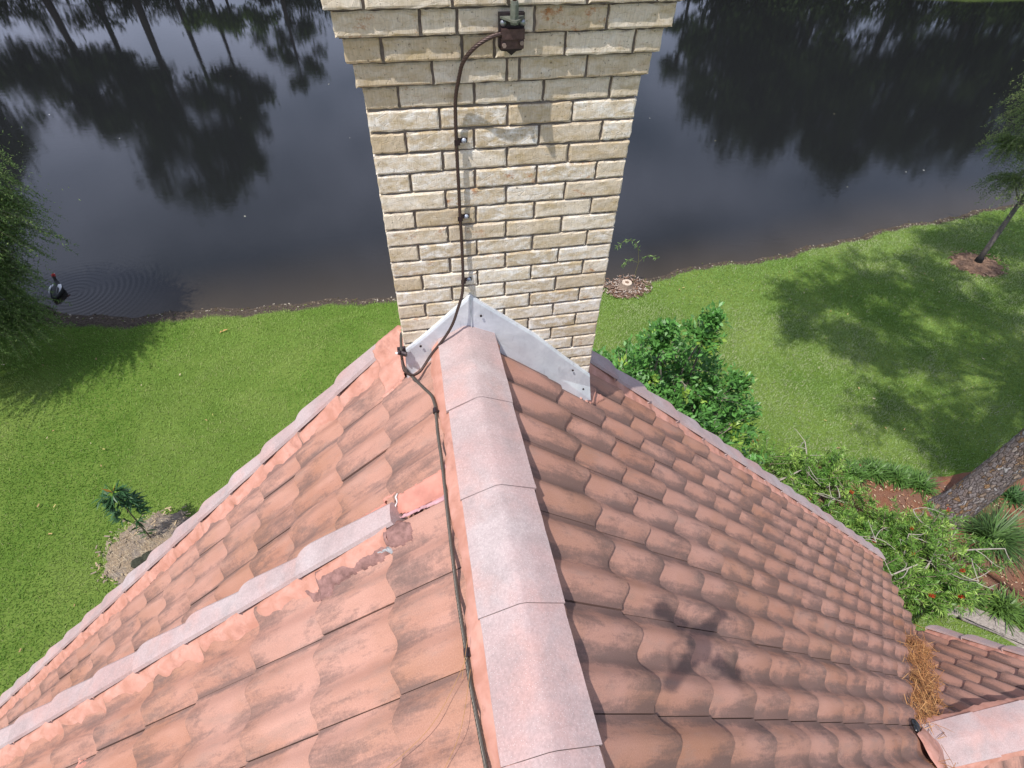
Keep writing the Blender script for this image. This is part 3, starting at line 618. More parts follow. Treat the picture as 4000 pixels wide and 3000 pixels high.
# water
DUCK = (-8.22, 10.02)
WM = Mat('lake_water', .035, .5); p = WM.pos(); WM.p.inputs['IOR'].default_value = 1.333; ax_ = WM.sep(WM.attr())
wc = WM.mix(ax_[0], (.0110, .0118, .0125, 1), (.045, .036, .026, 1)); WM.base(wc)
n1 = WM.noise(WM.map(p, (1.2, 2.6, 1), rot=(0, 0, .35)), 3.0, 3, .6, .6); n2 = WM.noise(WM.map(p, (1, 2.0, 1), rot=(0, 0, -.3)), 11, 3, .55, .4); n3 = WM.noise(p, .35, 2, .5)
dv = WM.N.new('ShaderNodeVectorMath'); dv.operation = 'DISTANCE'; dv.inputs[1].default_value = (DUCK[0]+.35, DUCK[1]-.1, WZ); WM.L(p, dv.inputs[0]); ds = dv.outputs['Value']
rg_ = WM.math('MULTIPLY', WM.math('SINE', WM.math('MULTIPLY', ds, 52.0)), WM.ramp(WM.math('DIVIDE', ds, 3.0), [(0., .9), (.35, .55), (.75, 0.)]))
calm = WM.ramp(n3, [(.35, .35), (.65, 1.)])
h = WM.math('ADD', WM.math('MULTIPLY', WM.math('ADD', WM.math('MULTIPLY', n1, 1.0), WM.math('MULTIPLY', n2, .42)), calm), WM.math('MULTIPLY', rg_, .55))
WM.bump(h, .16, .010)
xs = np.arange(-70, 90, .5); ys = np.r_[np.arange(7.5, 12, .12), np.arange(12, 46, 1.0)]; X, Y = np.meshgrid(xs, ys)
V = np.stack([X.ravel(), Y.ravel(), np.full(X.size, WZ)], 1); nx, ny = len(xs), len(ys)
i = np.arange((nx-1)*(ny-1)); a = (i//(nx-1))*nx+i % (nx-1); F = np.stack([a, a+1, a+nx+1, a+nx], 1)
d = (Y-shore(X)).ravel(); sh_ = np.clip(1-(d-.1)/np.interp(X.ravel(), [-9, -4, 0, 6, 12, 20], [1.0, 2.2, 3.2, 1.6, 2.0, 2.4]), 0, 1)**1.5
wt = npmesh('water', V, F, np.stack([sh_, sh_, sh_], 1), WM.m); tag(wt, kind='structure')
# ------------------------------------------------------------------ beds and path
def sheet(name, poly, z, mat, kind='structure', bulge=.05, sd=1, per=6, wb=.05, parent=None, dome=True):
    r = random.Random(sd); P = []
    for i in range(len(poly)):
        a, b = np.array(poly[i]), np.array(poly[(i+1) % len(poly)])
        for k in range(per): P.append(a+(b-a)*k/per+np.array([r.uniform(-wb, wb), r.uniform(-wb, wb)]))
    c = sum(P)/len(P); n = len(P); mb = MB(); rings = [1, .93, .8, .6, .35]; vs = []
    for q, f in enumerate(rings):
        for p in P: pt = c+(p-c)*f; vs.append((pt[0], pt[1], z+bulge*(1-f**3)+(r.uniform(-.01, .01) if q else -.02)))
    vs.append((c[0], c[1], z+bulge)); fs = [(q*n+i, q*n+(i+1) % n, (q+1)*n+(i+1) % n, (q+1)*n+i) for q in range(len(rings)-1) for i in range(n)]+[((len(rings)-1)*n+i, (len(rings)-1)*n+(i+1) % n, len(vs)-1) for i in range(n)]
    mb.add(vs, fs); o = mb.build(name, mat, parent, True); 
    if kind: tag(o, kind=kind)
    return o
def bed_mat(name, a, b, c, sc=60):
    m = Mat(name, .95, .1); p = m.pos(); n = m.noise(m.map(p, (1, 1, 1)), sc, 5, .7, 1.0); n2 = m.noise(p, 3, 4, .6)
    m.base(m.mix(m.ramp(n2, [(.4, 0.), (.6, .7)]), m.mix(m.ramp(n, [(.32, 0.), (.68, 1.)]), a, b), c)); m.bump(n, .9, .03); return m.m
STRAW = bed_mat('dry_straw_soil', (.20, .145, .10, 1), (.46, .36, .25, 1), (.24, .21, .19, 1)); BARKB = bed_mat('red_mulch', (.14, .055, .030, 1), (.34, .16, .095, 1), (.20, .12, .09, 1)); CHIP = bed_mat('wood_chips', (.16, .11, .08, 1), (.40, .27, .18, 1), (.22, .13, .09, 1), 40)
ell = lambda cx, cy, rx, ry, a=0, n=10: [(cx+rx*math.cos(t)*math.cos(a)-ry*math.sin(t)*math.sin(a), cy+rx*math.cos(t)*math.sin(a)+ry*math.sin(t)*math.cos(a)) for t in [2*math.pi*k/n for k in range(n)]]
BEDS = []
def bed(name, poly, mat, **k): BEDS.append(np.array(poly)); return sheet(name, poly, .012, mat, **k)
bed('mulch_bed', ell(-4.72, 3.12, .66, .60, .4), STRAW, sd=2, bulge=.05)
bed('mulch_bed', ell(4.44, 8.02, .50, .36, .2), bed_mat('stump_mulch', (.10, .055, .04, 1), (.26, .17, .12, 1), (.20, .15, .12, 1), 34), sd=3, bulge=.012, wb=.03)
bed('mulch_bed', ell(13.42, 7.52, .62, .50, -.3), simple('sandy_mulch', (.20, .125, .085, 1), .95, .1, 0, 30, .35, .8, .02), sd=4, bulge=.05)
bed('mulch_bed', [(4.0, .9), (5.2, 2.3), (6.0, 2.75), (7.0, 2.6), (8.0, 2.15), (9.6, 2.15), (10.6, 1.2), (10.2, -.4), (8.2, -.35), (7.25, .1), (6.6, .35), (5.6, .2), (4.4, 0.)], BARKB, sd=5, bulge=.03, wb=.06)
sheet('path', [(6.50, .10), (6.9, .12), (7.25, -.10), (7.75, -.75), (8.4, -1.6), (8.1, -1.9), (7.35, -.85), (6.9, -.18)], .018, simple('grey_shell_path', (.27, .235, .21, 1), .9, .1, 0, 40, .35, .5, .01), bulge=.02, sd=6, wb=.04)
# ------------------------------------------------------------------ grass blades
def inpoly(x, y, P):
    c = np.zeros(len(x), bool); n = len(P)
    for i in range(n):
        x1, y1 = P[i]; x2, y2 = P[(i+1) % n]
        t = ((y1 > y) != (y2 > y)) & (x < (x2-x1)*(y-y1)/((y2-y1)+1e-12)+x1); c ^= t
    return c
def fbm(x, y, s, seed=0):
    r = np.random.default_rng(seed); o = 0
    for k in range(5):
        a = r.uniform(0, 6.28); f = s*1.9**k; ph = r.uniform(0, 6, 2); o = o+np.sin((x*math.cos(a)+y*math.sin(a))*f+ph[0]+1.3*np.sin((x*math.sin(a)-y*math.cos(a))*f*.7+ph[1]))*.62**k
    return o/2.2
mudw_ = lambda x: np.interp(x, [-12, -6, -3, -.5, 4, 12], [.30, .26, .15, .05, .03, .05])
def grass(n):
    x = rg.uniform(-10.5, 19, n); y = rg.uniform(-1.2, 10.3, n)
    keep = (y < shore(x)-.04-mudw_(x)+rg.normal(0, .035, n)) & ~((x > -4.4) & (x < 3.4) & (y < 1.0)) & ~((x > 2.5) & (x < 5.0) & (y < .2))
    # keep only what the photograph's side of the house can show
    keep &= ~((x > -3) & (x < 3.0) & (y < 4.0)) 
    for P in BEDS: keep &= ~inpoly(x+rg.normal(0, .03, n), y+rg.normal(0, .03, n), P)
    keep &= ~inpoly(x, y, [(6.50, .10), (6.9, .12), (7.25, -.10), (7.75, -.75), (8.4, -1.6), (8.1, -1.9), (7.35, -.85), (6.9, -.18)])
    x = x[keep]; y = y[keep]; m = len(x)
    z = ground_z(x, y); a = rg.uniform(0, 6.28, m); l = rg.uniform(.022, .055, m); wd = rg.uniform(.004, .008, m); le = rg.uniform(.25, 1.1, m)
    dx, dy = np.cos(a), np.sin(a)
    b = np.stack([x, y, z+.002], 1); side = np.stack([-dy, dx, 0*dx], 1)*wd[:, None]; tip = b+np.stack([dx*l*le, dy*l*le, l*.75], 1)
    V = np.empty((m*3, 3)); V[0::3] = b-side; V[1::3] = b+side; V[2::3] = tip
    t = np.clip(.5+.8*fbm(x, y, .9, 3), 0, 1); t2 = np.clip(.5+.9*fbm(x, y, 4.5, 5), 0, 1); rr = rg.random(m)
    A = np.array([.135, .275, .030]); B = np.array([.265, .40, .085]); Cc = np.array([.42, .42, .18])
    c = A+(B-A)*(t*.68+rr*.32)[:, None]; c = c+(Cc-c)*(np.where(rr > .93, .6, .0)+.28*t2*(t > .45))[:, None]
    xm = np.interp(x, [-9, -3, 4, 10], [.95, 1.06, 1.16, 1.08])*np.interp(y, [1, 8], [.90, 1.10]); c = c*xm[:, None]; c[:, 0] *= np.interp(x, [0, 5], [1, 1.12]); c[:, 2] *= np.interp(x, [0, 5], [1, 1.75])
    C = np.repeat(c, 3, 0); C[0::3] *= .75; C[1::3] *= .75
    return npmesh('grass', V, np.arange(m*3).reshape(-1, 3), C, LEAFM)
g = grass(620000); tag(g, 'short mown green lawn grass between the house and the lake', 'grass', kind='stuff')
mb = MB()
for (cx, cy, ra, rb, n_, cs_) in ((4.44, 8.02, .55, .40, 420, ((.20, .12, .08), (.10, .06, .045), (.30, .22, .17), (.38, .32, .27))), (13.42, 7.52, .66, .54, 260, ((.22, .14, .10), (.12, .08, .06), (.30, .20, .14))), (-4.72, 3.12, .70, .63, 240, ((.42, .32, .20), (.25, .20, .15)))):
    for _ in range(n_):
        a0_ = rnd.uniform(0, 6.28); q_ = rnd.uniform(.25, 1.12); x = cx+ra*q_*math.cos(a0_); y = cy+rb*q_*math.sin(a0_); a = rnd.uniform(0, 3.14); s_ = rnd.uniform(.012, .045)
        mb.box((x, y, .045+(.03 if q_ < .8 else 0)*0+rnd.uniform(0, .015)), (s_, s_*.25, .004), [(math.cos(a), math.sin(a), rnd.uniform(-.2, .2)), (-math.sin(a), math.cos(a), 0), (0, 0, 1)], rnd.choice(cs_))
tag(mb.build('mulch_chips', vcol_mat('mulch_bits', .95, .1)), 'loose bark bits spilling over the edges of the round mulch rings', 'mulch', kind='stuff')
mb = MB()
for _ in range(170):
    x = rnd.uniform(-10, 17); y = rnd.uniform(1.2, 8); 
    if -3.5 < x < 3.2: continue
    s_ = rnd.uniform(.012, .03); a = rnd.uniform(0, 6.2); c = rnd.choice([(.45, .30, .14), (.38, .34, .12), (.30, .20, .10), (.50, .42, .26)])
    mb.box((x, y, .045), (s_, s_*.35, .002), [(math.cos(a), math.sin(a), .15), (-math.sin(a), math.cos(a), 0), (0, 0, 1)], c)
tag(mb.build('lawn_litter', vcol_mat('lawn_leaves', .9, .1)), 'small dry leaves and twigs scattered thinly over the lawn', 'leaf litter', kind='stuff')
mb = MB()
for _ in range(20):
    x = rnd.uniform(-12, 18); y = rnd.uniform(10.5, 24); s_ = rnd.uniform(.012, .03); a = rnd.uniform(0, 3.1)
    mb.box((x, y, WZ+.003), (s_, s_*.6, .002), [(math.cos(a), math.sin(a), 0), (-math.sin(a), math.cos(a), 0), (0, 0, 1)], rnd.choice([(.30, .30, .24), (.18, .17, .10), (.4, .4, .36)]))
tag(mb.build('floating_litter', vcol_mat('floating_bits', .8, .2)), 'tiny pale specks floating on the lake surface', 'leaf litter', kind='stuff')
# scattered shoreline litter
mb = MB()
for _ in range(900):
    x = rnd.uniform(-10, 18); y = float(shore(x))+abs(rnd.gauss(0, .11))-.04; s_ = rnd.uniform(.008, .03)
    z = max(float(ground_z(np.array([x]), np.array([y]))[0]), WZ)+.004; a = rnd.uniform(0, 3.1); c = rnd.choice([(.10, .07, .045), (.20, .16, .11), (.06, .05, .03), (.34, .30, .24), (.10, .12, .03)])
    mb.box((x, y, z), (s_, s_*.4, .003), [(math.cos(a), math.sin(a), 0), (-math.sin(a), math.cos(a), 0), (0, 0, 1)], c)
tag(mb.build('shore_litter', vcol_mat('litter', .9, .1)), 'brown twigs and leaf litter strewn along the lake edge', 'leaf litter', kind='stuff')
# ------------------------------------------------------------------ foliage tools
def leaves(name, P, D, Ln, Wd, C, mat, parent, up=None, fold=.25):
    """rhombus leaves: P base (n,3), D direction (n,3), Ln length, Wd width"""
    n = len(P); D = D/(np.linalg.norm(D, axis=1)[:, None]+1e-9); r = rg.normal(size=(n, 3)) if up is None else up+rg.normal(size=(n, 3))*.45
    s = np.cross(D, r); s /= np.linalg.norm(s, axis=1)[:, None]+1e-9; nn = np.cross(s, D)
    Ln = np.broadcast_to(Ln, n)[:, None]; Wd = np.broadcast_to(Wd, n)[:, None]
    mid = P+D*Ln*.45+nn*Ln*.05
    V = np.empty((n*4, 3)); V[0::4] = P; V[1::4] = mid+s*Wd*.5-nn*Wd*fold*.3; V[2::4] = P+D*Ln-nn*Ln*.08; V[3::4] = mid-s*Wd*.5-nn*Wd*fold*.3
    return npmesh(name, V, np.arange(n*4).reshape(-1, 4), np.repeat(C, 4, 0), mat, parent)
def vary(base, n, amt=.3, alt=None, pa=0):
    c = np.array(base)*(1+rg.uniform(-amt, amt, (n, 1)))
    if alt is not None: k = rg.random(n) < pa; c[k] = np.array(alt)*(1+rg.uniform(-.2, .2, (k.sum(), 1)))
    return c
def limb(mb, a, b, r0, r1, bend=.08, n=7, seg=7, col=(1, 1, 1)):
    a = np.array(a, float); b = np.array(b, float); L = np.linalg.norm(b-a); off = np.array([rnd.uniform(-1, 1), rnd.uniform(-1, 1), rnd.uniform(-.5, .8)])*L*bend
    pts = [a+(b-a)*t+off*math.sin(math.pi*t) for t in np.linspace(0, 1, seg)]; mb.tube(pts, list(np.linspace(r0, r1, seg)), n, col); return pts
# ---- pine (only its trunk is in view; the crown is above the drone)
pine = thing('pine_tree', (7.7, 1.45, 0), 'tall pine with scaly grey and orange bark rising by the shrubs', 'tree')
PB = Mat('pine_bark', .92, .15); uv = PB.attr('muv', 'Vector'); p = PB.pos()
wv = PB.N.new('ShaderNodeMapping'); wv.inputs['Scale'].default_value = (23, 23, 9.5); dnz = PB.N.new('ShaderNodeTexNoise'); dnz.inputs['Scale'].default_value = 9; dnz.inputs['Detail'].default_value = 4; PB.L(p, dnz.inputs['Vector']); dad = PB.N.new('ShaderNodeVectorMath'); dad.operation = 'MULTIPLY_ADD'; dad.inputs[1].default_value = (.13, .13, .16); PB.L(dnz.outputs['Color'], dad.inputs[0]); PB.L(p, dad.inputs[2]); PB.L(dad.outputs[0], wv.inputs[0])
cel = PB.N.new('ShaderNodeTexVoronoi'); cel.inputs['Scale'].default_value = 1.0; PB.L(wv.outputs[0], cel.inputs['Vector'])
edge = PB.N.new('ShaderNodeTexVoronoi'); edge.feature = 'DISTANCE_TO_EDGE'; edge.inputs['Scale'].default_value = 1.0; PB.L(wv.outputs[0], edge.inputs['Vector'])
cc = PB.sep(cel.outputs['Color']); plate = PB.ramp(cc[0], [(.0, (.20, .16, .155, 1)), (.45, (.29, .245, .245, 1)), (.70, (.235, .175, .15, 1)), (.84, (.33, .20, .11, 1)), (.98, (.42, .39, .40, 1))])
pn = PB.noise(PB.map(p, (60, 60, 30)), 1, 5, .7)
plate = PB.mix(1.0, plate, PB.ramp(pn, [(.3, .4), (.7, 1.5)]), 'MULTIPLY')
eg = PB.ramp(edge.outputs['Distance'], [(0., .30), (.10, 1.)]); PB.base(PB.mix(eg, (.10, .075, .068, 1), plate)); PB.bump(PB.math('ADD', eg, PB.math('ADD', PB.math('MULTIPLY', cc[1], .8), PB.math('MULTIPLY', pn, .5))), 1.0, .03)
mb = MB(); zz = [-.05, .08, .25, .6, 1.2, 2.4, 4, 7, 11, 15, 18.5]; rr = [.36, .30, .255, .232, .222, .215, .21, .19, .16, .10, .03]
pts = resample(smooth([(7.70+.03*math.sin(z), 1.45+.02*math.cos(z*1.3), z) for z in zz], 6), .1); rad = np.interp(pts[:, 2], zz, rr); mb.tube(pts, rad, 26, jit=.035)
mb.build('trunk', PB.m, pine, True)
# crown clusters set where the shadow on the lawn needs them: (shadow x, y, height above ground, radius)
CL = [(9.2, 6.9, 10, .9), (8.2, 7.0, 11, .6), (10.4, 7.4, 12, .9), (12.0, 7.3, 12, .9), (9.9, 6.0, 12, .8), (11.5, 6.2, 13, 1.0), (8.6, 5.7, 10, .8), (7.7, 5.9, 10, .45), (8.9, 4.9, 10.5, .6), (12.6, 5.6, 14, 1.0), (9.9, 4.6, 13, .7), (11.2, 4.6, 14, .8), (14.0, 6.6, 14, 1.0), (15.2, 7.6, 13, .9),
      (8.2, 3.6, 9.5, .65), (8.9, 3.0, 10.5, .7), (9.9, 3.0, 12.5, .8), (11.2, 3.2, 14, .9), (8.6, 2.4, 9.5, .5), (12.6, 3.9, 14.5, .9), (13.2, 8.5, 13, .7), (16.4, 6.2, 14, .9), (14.6, 5.0, 14, .9)]
PP = []; DD = []; mbr = MB()
for (sx, sy, H, R) in CL:
    c = np.array([sx, sy, 0])-SUN*(H/.904)
    hs = min(max(H-1.2, 8.6), 17.5); limb(mbr, (7.7, 1.45, hs), c, .035, .012)
    for _ in range(int(62*R*R)+16):
        q = c+rg.normal(size=3)*[R*.52, R*.52, R*.22]; limb(mbr, c, q, .014, .005, seg=3, n=4)
        n = 40; d = rg.normal(size=(n, 3))+[0, 0, .35]; PP.append(np.repeat(q[None], n, 0)+rg.normal(size=(n, 3))*.09); DD.append(d)
PP = np.concatenate(PP); DD = np.concatenate(DD); n = len(PP)
leaves('crown', PP, DD, rg.uniform(.16, .26, n), .026, vary((.055, .085, .03), n), LEAFM, pine); mbr.build('branch', BARKV, pine)
# ---- feathery trees by the shore
def feathery(root, base, h, crown, nstr, leafn, col, alt, bark, lw=.011, ll=.055, drop=1.2, rt=.06, black=0, lean=(0, 0)):
    """crown: list of (centre, radius) tufts relative to base; drooping strands with fine leaves"""
    base = np.array(base, float); mb = MB(); tp = base+np.array([lean[0], lean[1], h])
    tpts = limb(mb, base, tp, rt, rt*.35, .03, 9, 10, bark)
    if black: mb.tube([base+[0, 0, -.02], base+[0, 0, .16]], [rt*1.5, rt*1.35], 9, (.012, .012, .012))
    mb.build('trunk', BARKV, root, True)
    P = []; D = []; br = MB(); 
    for (c, R) in crown:
        c = base+np.array(c, float); t0 = base+(tp-base)*min(.95, max(.3, (c[2]-base[2]-.6)/h)); limb(br, t0, c, rt*.35, .008, .08, 5, 6, bark)
        for _ in range(nstr):
            dr = rg.normal(size=3)*[1, 1, .5]; dr /= np.linalg.norm(dr); a = c+dr*R*rg.uniform(.05, .5); e = dr*[1, 1, .35]; L = drop*rg.uniform(.5, 1.1)*R
            t = np.linspace(0, 1, 14)[:, None]; pts = a+e*L*t+np.array([0, 0, -1])*L*(t**1.8)*1.0+np.array([0, 0, .25])*L*t
            br.tube(pts[::3], [.004, .0035, .003, .002, .0015], 3, tuple(bark))
            k = rg.integers(0, 13, leafn); f = rg.random((leafn, 1)); q = pts[k]*(1-f)+pts[k+1]*f; tg = pts[k+1]-pts[k]; tg /= np.linalg.norm(tg, axis=1)[:, None]
            P.append(q); D.append(tg*.65+rg.normal(size=(leafn, 3))*.7)
    for (c, R) in crown:
        k = int(nstr*leafn*.75*R*R); q = base+np.array(c, float)+rg.normal(size=(k, 3))*[R*.42, R*.42, R*.36]; P.append(q); D.append(rg.normal(size=(k, 3))+[0, 0, -.6])
    P = np.concatenate(P); D = np.concatenate(D); n = len(P)
    leaves('crown', P, D, rg.uniform(ll*.7, ll*1.3, n), lw, vary(col, n, .35, alt, .25), LEAFM, root); br.build('branch', BARKV, root)
wl = thing('weeping_tree', (-9.4, 7.55, 0), 'feathery weeping green tree hanging over the left lake shore', 'tree')
feathery(wl, (-9.4, 7.55, 0), 5.2, [((x, y, z), R) for x, y, z, R in [(0, 0, 5.2, 1.3), (1.0, .5, 4.3, 1.2), (1.6, .2, 3.2, 1.1), (1.5, 1.2, 3.4, 1.0), (.9, 1.6, 2.6, 1.0), (1.6, .9, 2.3, .9), (1.0, .2, 2.2, 1.0), (-.6, .9, 3.8, 1.2), (-1.0, -.4, 4.2, 1.3), (.3, -1.0, 3.6, 1.2), (.2, 1.4, 3.6, 1.1), (.6, .9, 1.6, .9), (-.2, .7, 4.6, 1.2), (.4, 1.3, 1.4, .7), (1.9, .6, 3.9, .8), (2.0, .9, 2.9, .7), (1.4, -.6, 3.8, 1.0), (1.3, -.8, 1.8, .7), (1.9, -.1, 1.3, .6), (1.7, .3, 1.9, .6)]], 150, 84, (.13, .21, .060), (.24, .33, .10), (.16, .13, .10), .012, .055, 1.0, .13)
rt_ = thing('young_tree', (13.45, 7.56, 0), 'slender young tree with feathery foliage in a round mulch ring', 'tree')
feathery(rt_, (13.45, 7.56, 0), 4.6, [((x, y, z), R) for x, y, z, R in [(-.9, .1, 3.7, .75), (-1.3, -.2, 4.1, .6), (-.5, .2, 4.5, .8), (.2, 0, 4.8, .9), (-.2, .2, 3.0, .7), (.2, -.1, 2.2, .55), (-.5, .1, 2.2, .5), (.8, .2, 3.8, .9), (.6, .1, 2.8, .8), (-1.0, .3, 3.0, .4)]], 80, 50, (.16, .23, .075), (.26, .33, .11), (.15, .13, .12), .011, .06, 1.1, .062, black=1)
# ---- glossy shrub behind the right rake
sh = thing('broadleaf_shrub', (2.65, 2.6, 0), 'large glossy green broadleaf shrub behind the right roof edge beside the chimney', 'shrub')
mb = MB(); P = []; D = []; U = []; Cc = []
tips = []
blobs = [(2.60, 2.6, 3.05, .62), (2.0, 2.4, 3.15, .50), (1.55, 2.3, 3.25, .38), (3.0, 2.4, 2.75, .58), (2.72, 2.40, 3.80, .22), (2.22, 2.38, 3.75, .22), (3.35, 2.3, 2.35, .48), (3.0, 1.9, 2.4, .55), (2.3, 1.9, 2.95, .5), (3.2, 1.7, 2.0, .45), (2.6, 2.8, 2.4, .8), (2.0, 2.6, 2.6, .7), (3.2, 2.6, 2.0, .55), (2.7, 2.3, 1.7, .9), (3.3, 1.4, 1.7, .36), (3.55, 1.75, 1.75, .34), (1.4, 2.0, 3.05, .36), (1.42, 2.2, 3.42, .38), (1.22, 2.0, 3.30, .26), (1.75, 2.2, 3.35, .38), (2.78, 2.42, 4.02, .13), (2.25, 2.40, 3.98, .12), (3.42, 2.35, 2.95, .20)]
for (x, y, z, R) in blobs:
    c = np.array([x, y, z]); limb(mb, (2.65+rnd.uniform(-.2, .2), 2.6+rnd.uniform(-.2, .2), 0.0), c, .03, .008, .06, 6, 8, (.20, .17, .14))
    for _ in range(int(150*R**1.5)+14):
        dr = rg.normal(size=3); dr[2] = abs(dr[2])*.9-.15; dr /= np.linalg.norm(dr); q = c+dr*R*rg.uniform(.25, 1.12)*[1, 1, .9]
        if rg.random() < .3: limb(mb, c+dr*R*.2, q, .007, .003, .12, 3, 4, (.24, .21, .17))
        k = 17; bright = rg.random() < .05
        dd_ = rg.normal(size=(k, 3))*.75+dr*.8+[0, 0, .45]; P.append(np.repeat(q[None], k, 0)+rg.normal(size=(k, 3))*.03-dr*rg.uniform(0, .10, (k, 1))); D.append(dd_)
        col = np.array((.095, .24, .050)) if not bright else np.array((.25, .38, .06)); Cc.append(col*(1+rg.uniform(-.35, .45, (k, 1))))
P = np.concatenate(P); D = np.concatenate(D); Cc = np.concatenate(Cc); n = len(P)
leaves('foliage', P, D, rg.uniform(.055, .095, n), rg.uniform(.028, .042, n), Cc, vcol_mat('glossy_leaf', .42, .45, .25), sh, up=np.array([0, 0, 1.0])); mb.build('branch', BARKV, sh)
# ---- sapling in the straw bed
sp = thing('sapling', (-4.72, 3.2, 0), 'small sapling with long dark green leaves in the straw bed', 'sapling')
mb = MB(); st = limb(mb, (-4.72, 3.22, .02), (-4.70, 3.27, 1.32), .013, .005, .03, 6, 12, (.16, .13, .10)); mb.build('stem', BARKV, sp, True)
P = []; D = []; Cc = []
for _ in range(34):
    t = rnd.uniform(.38, 1.0); a = rnd.uniform(0, 6.28); base = np.array([-4.72+.02*t, 3.22+.05*t, .02+1.30*t]); L = rnd.uniform(.05, .19)*(1.25-t*.5)
    q = base+np.array([math.cos(a)*L, math.sin(a)*L, L*.6]); k = 11
    D.append(rg.normal(size=(k, 3))*.55+np.array([math.cos(a), math.sin(a), -.05])*.8); P.append(np.repeat(q[None], k, 0)); Cc.append(np.array((.045, .115, .045))*(1+rg.uniform(-.3, .5, (k, 1))))
for _ in range(14):
    t = rnd.uniform(.12, .4); P.append(np.array([[-4.72, 3.23, 1.3*t]])); D.append(rg.normal(size=(1, 3))); Cc.append(np.array([[.07, .13, .04]]))
k = 16; P.append(np.repeat(np.array([[-4.70, 3.27, 1.30]]), k, 0)); D.append(rg.normal(size=(k, 3))*.6+[0, 0, .6]); Cc.append(np.where(rg.random((k, 1)) < .3, np.array([[.50, .25, .06]]), np.array([[.20, .36, .05]])))
P = np.concatenate(P); D = np.concatenate(D); Cc = np.concatenate(Cc); n = len(P)
leaves('foliage', P, D, rg.uniform(.11, .19, n), rg.uniform(.022, .034, n), Cc, LEAF, sp, up=np.array([0, 0, 1.0]))
# rock, white pebble and straw in the bed
mb = MB(); 
for (x, y, r, q) in ((-4.80, 2.86, .13, .07), (-4.66, 2.92, .15, .08), (-4.52, 2.88, .12, .06)): mb.ball((x, y, .06), (r, r*.7, q), 12, 8, (.035, .040, .028))
o = mb.build('rock', simple('mossy_dark_rock', (.040, .042, .028, 1), .9, .2, 0, 25, .5, .9, .02), None, True); tag(o, 'dark mossy rock half sunk in the straw bed', 'rock')
mb = MB(); mb.ball((-4.36, 3.05, .085), (.022, .05, .022), 8, 6); tag(mb.build('white_stone', simple('chalk_white', (.75, .73, .68, 1), .6), None, True), 'small white stone standing near the sapling stem', 'stone')
mb = MB()
for _ in range(1500):
    a = rnd.uniform(0, 6.28); rr_ = math.sqrt(rnd.random())*.60; x = -4.74+rr_*math.cos(a); y = 3.10+rr_*.9*math.sin(a); b = rnd.uniform(0, 3.14); L = rnd.uniform(.02, .06); z = .05+.03*(1-rr_)+rnd.uniform(0, .02)
    c = rnd.choice([(.42, .32, .20), (.30, .22, .14), (.52, .44, .31), (.20, .17, .15)])
    mb.add([(x-L*math.cos(b), y-L*math.sin(b), z), (x+L*math.cos(b), y+L*math.sin(b), z+.008), (x+L*math.cos(b)+.003, y+L*math.sin(b)+.004, z+.008)], [(0, 1, 2)], c)
tag(mb.build('straw', vcol_mat('straw', .9, .1)), 'dry straw strewn over the round bed on the left lawn', 'straw', kind='stuff')
# ---- stump with a seedling by the shore
stp = thing('tree_stump', (4.42, 8.02, 0), 'pale cut tree stump with spreading roots near the water', 'stump')
mb = MB(); mb.tube([(4.42, 8.02, .0), (4.42, 8.02, .08), (4.42, 8.02, .16)], [.21, .15, .12], 14, (.24, .18, .14), jit=.12, cap=False); mb.build('bark', BARKV, stp, True)
mb = MB(); mb.tube([(4.42, 8.02, .150), (4.42, 8.02, .163)], [.12, .115], 14, (.52, .42, .33)); mb.ball((4.42, 8.02, .163), (.05, .05, .006), 10, 4, (.20, .13, .09)); mb.build('cut_face', vcol_mat('cut_wood', .85, .1, 0, 40), stp)
for a in (0.3, 2.4, 4.4):
    L = rnd.uniform(.20, .40); m_ = MB(); limb(m_, (4.42+.10*math.cos(a), 8.02+.10*math.sin(a), .09), (4.42+L*math.cos(a), 8.02+L*.8*math.sin(a), .025), .035, .012, .3, 6, 6, (.17, .12, .095)); m_.build('root', BARKV, stp, True)
sl = thing('seedling', (4.56, 8.0, 0), 'thin seedling with a drooping tip of narrow leaves beside the stump', 'seedling')
mb = MB(); q = smooth([(4.56, 8.0, 0), (4.58, 8.02, .45), (4.60, 8.05, .72), (4.50, 8.12, 1.12), (4.25, 8.14, 1.22), (4.08, 8.14, 1.05)], 6); mb.tube(q, list(np.linspace(.009, .003, len(q))), 5, (.13, .12, .06))
q2 = smooth([(4.60, 8.05, .66), (4.85, 8.1, .80), (5.08, 8.12, .66)], 5); mb.tube(q2, .004, 4, (.14, .16, .06)); q3 = smooth([(4.59, 8.05, .66), (4.40, 8.1, .72), (4.25, 8.1, .58)], 5); mb.tube(q3, .004, 4, (.14, .16, .06)); mb.build('stem', BARKV, sl, True)
P = np.concatenate([np.repeat(q[16:], 3, 0), np.repeat(q2[3:], 3, 0), np.repeat(q3[3:], 3, 0)]); n = len(P)
leaves('foliage', P, rg.normal(size=(n, 3))*.6+[0, 0, -.5], rg.uniform(.07, .13, n), .016, vary((.22, .36, .10), n), LEAF, sl)
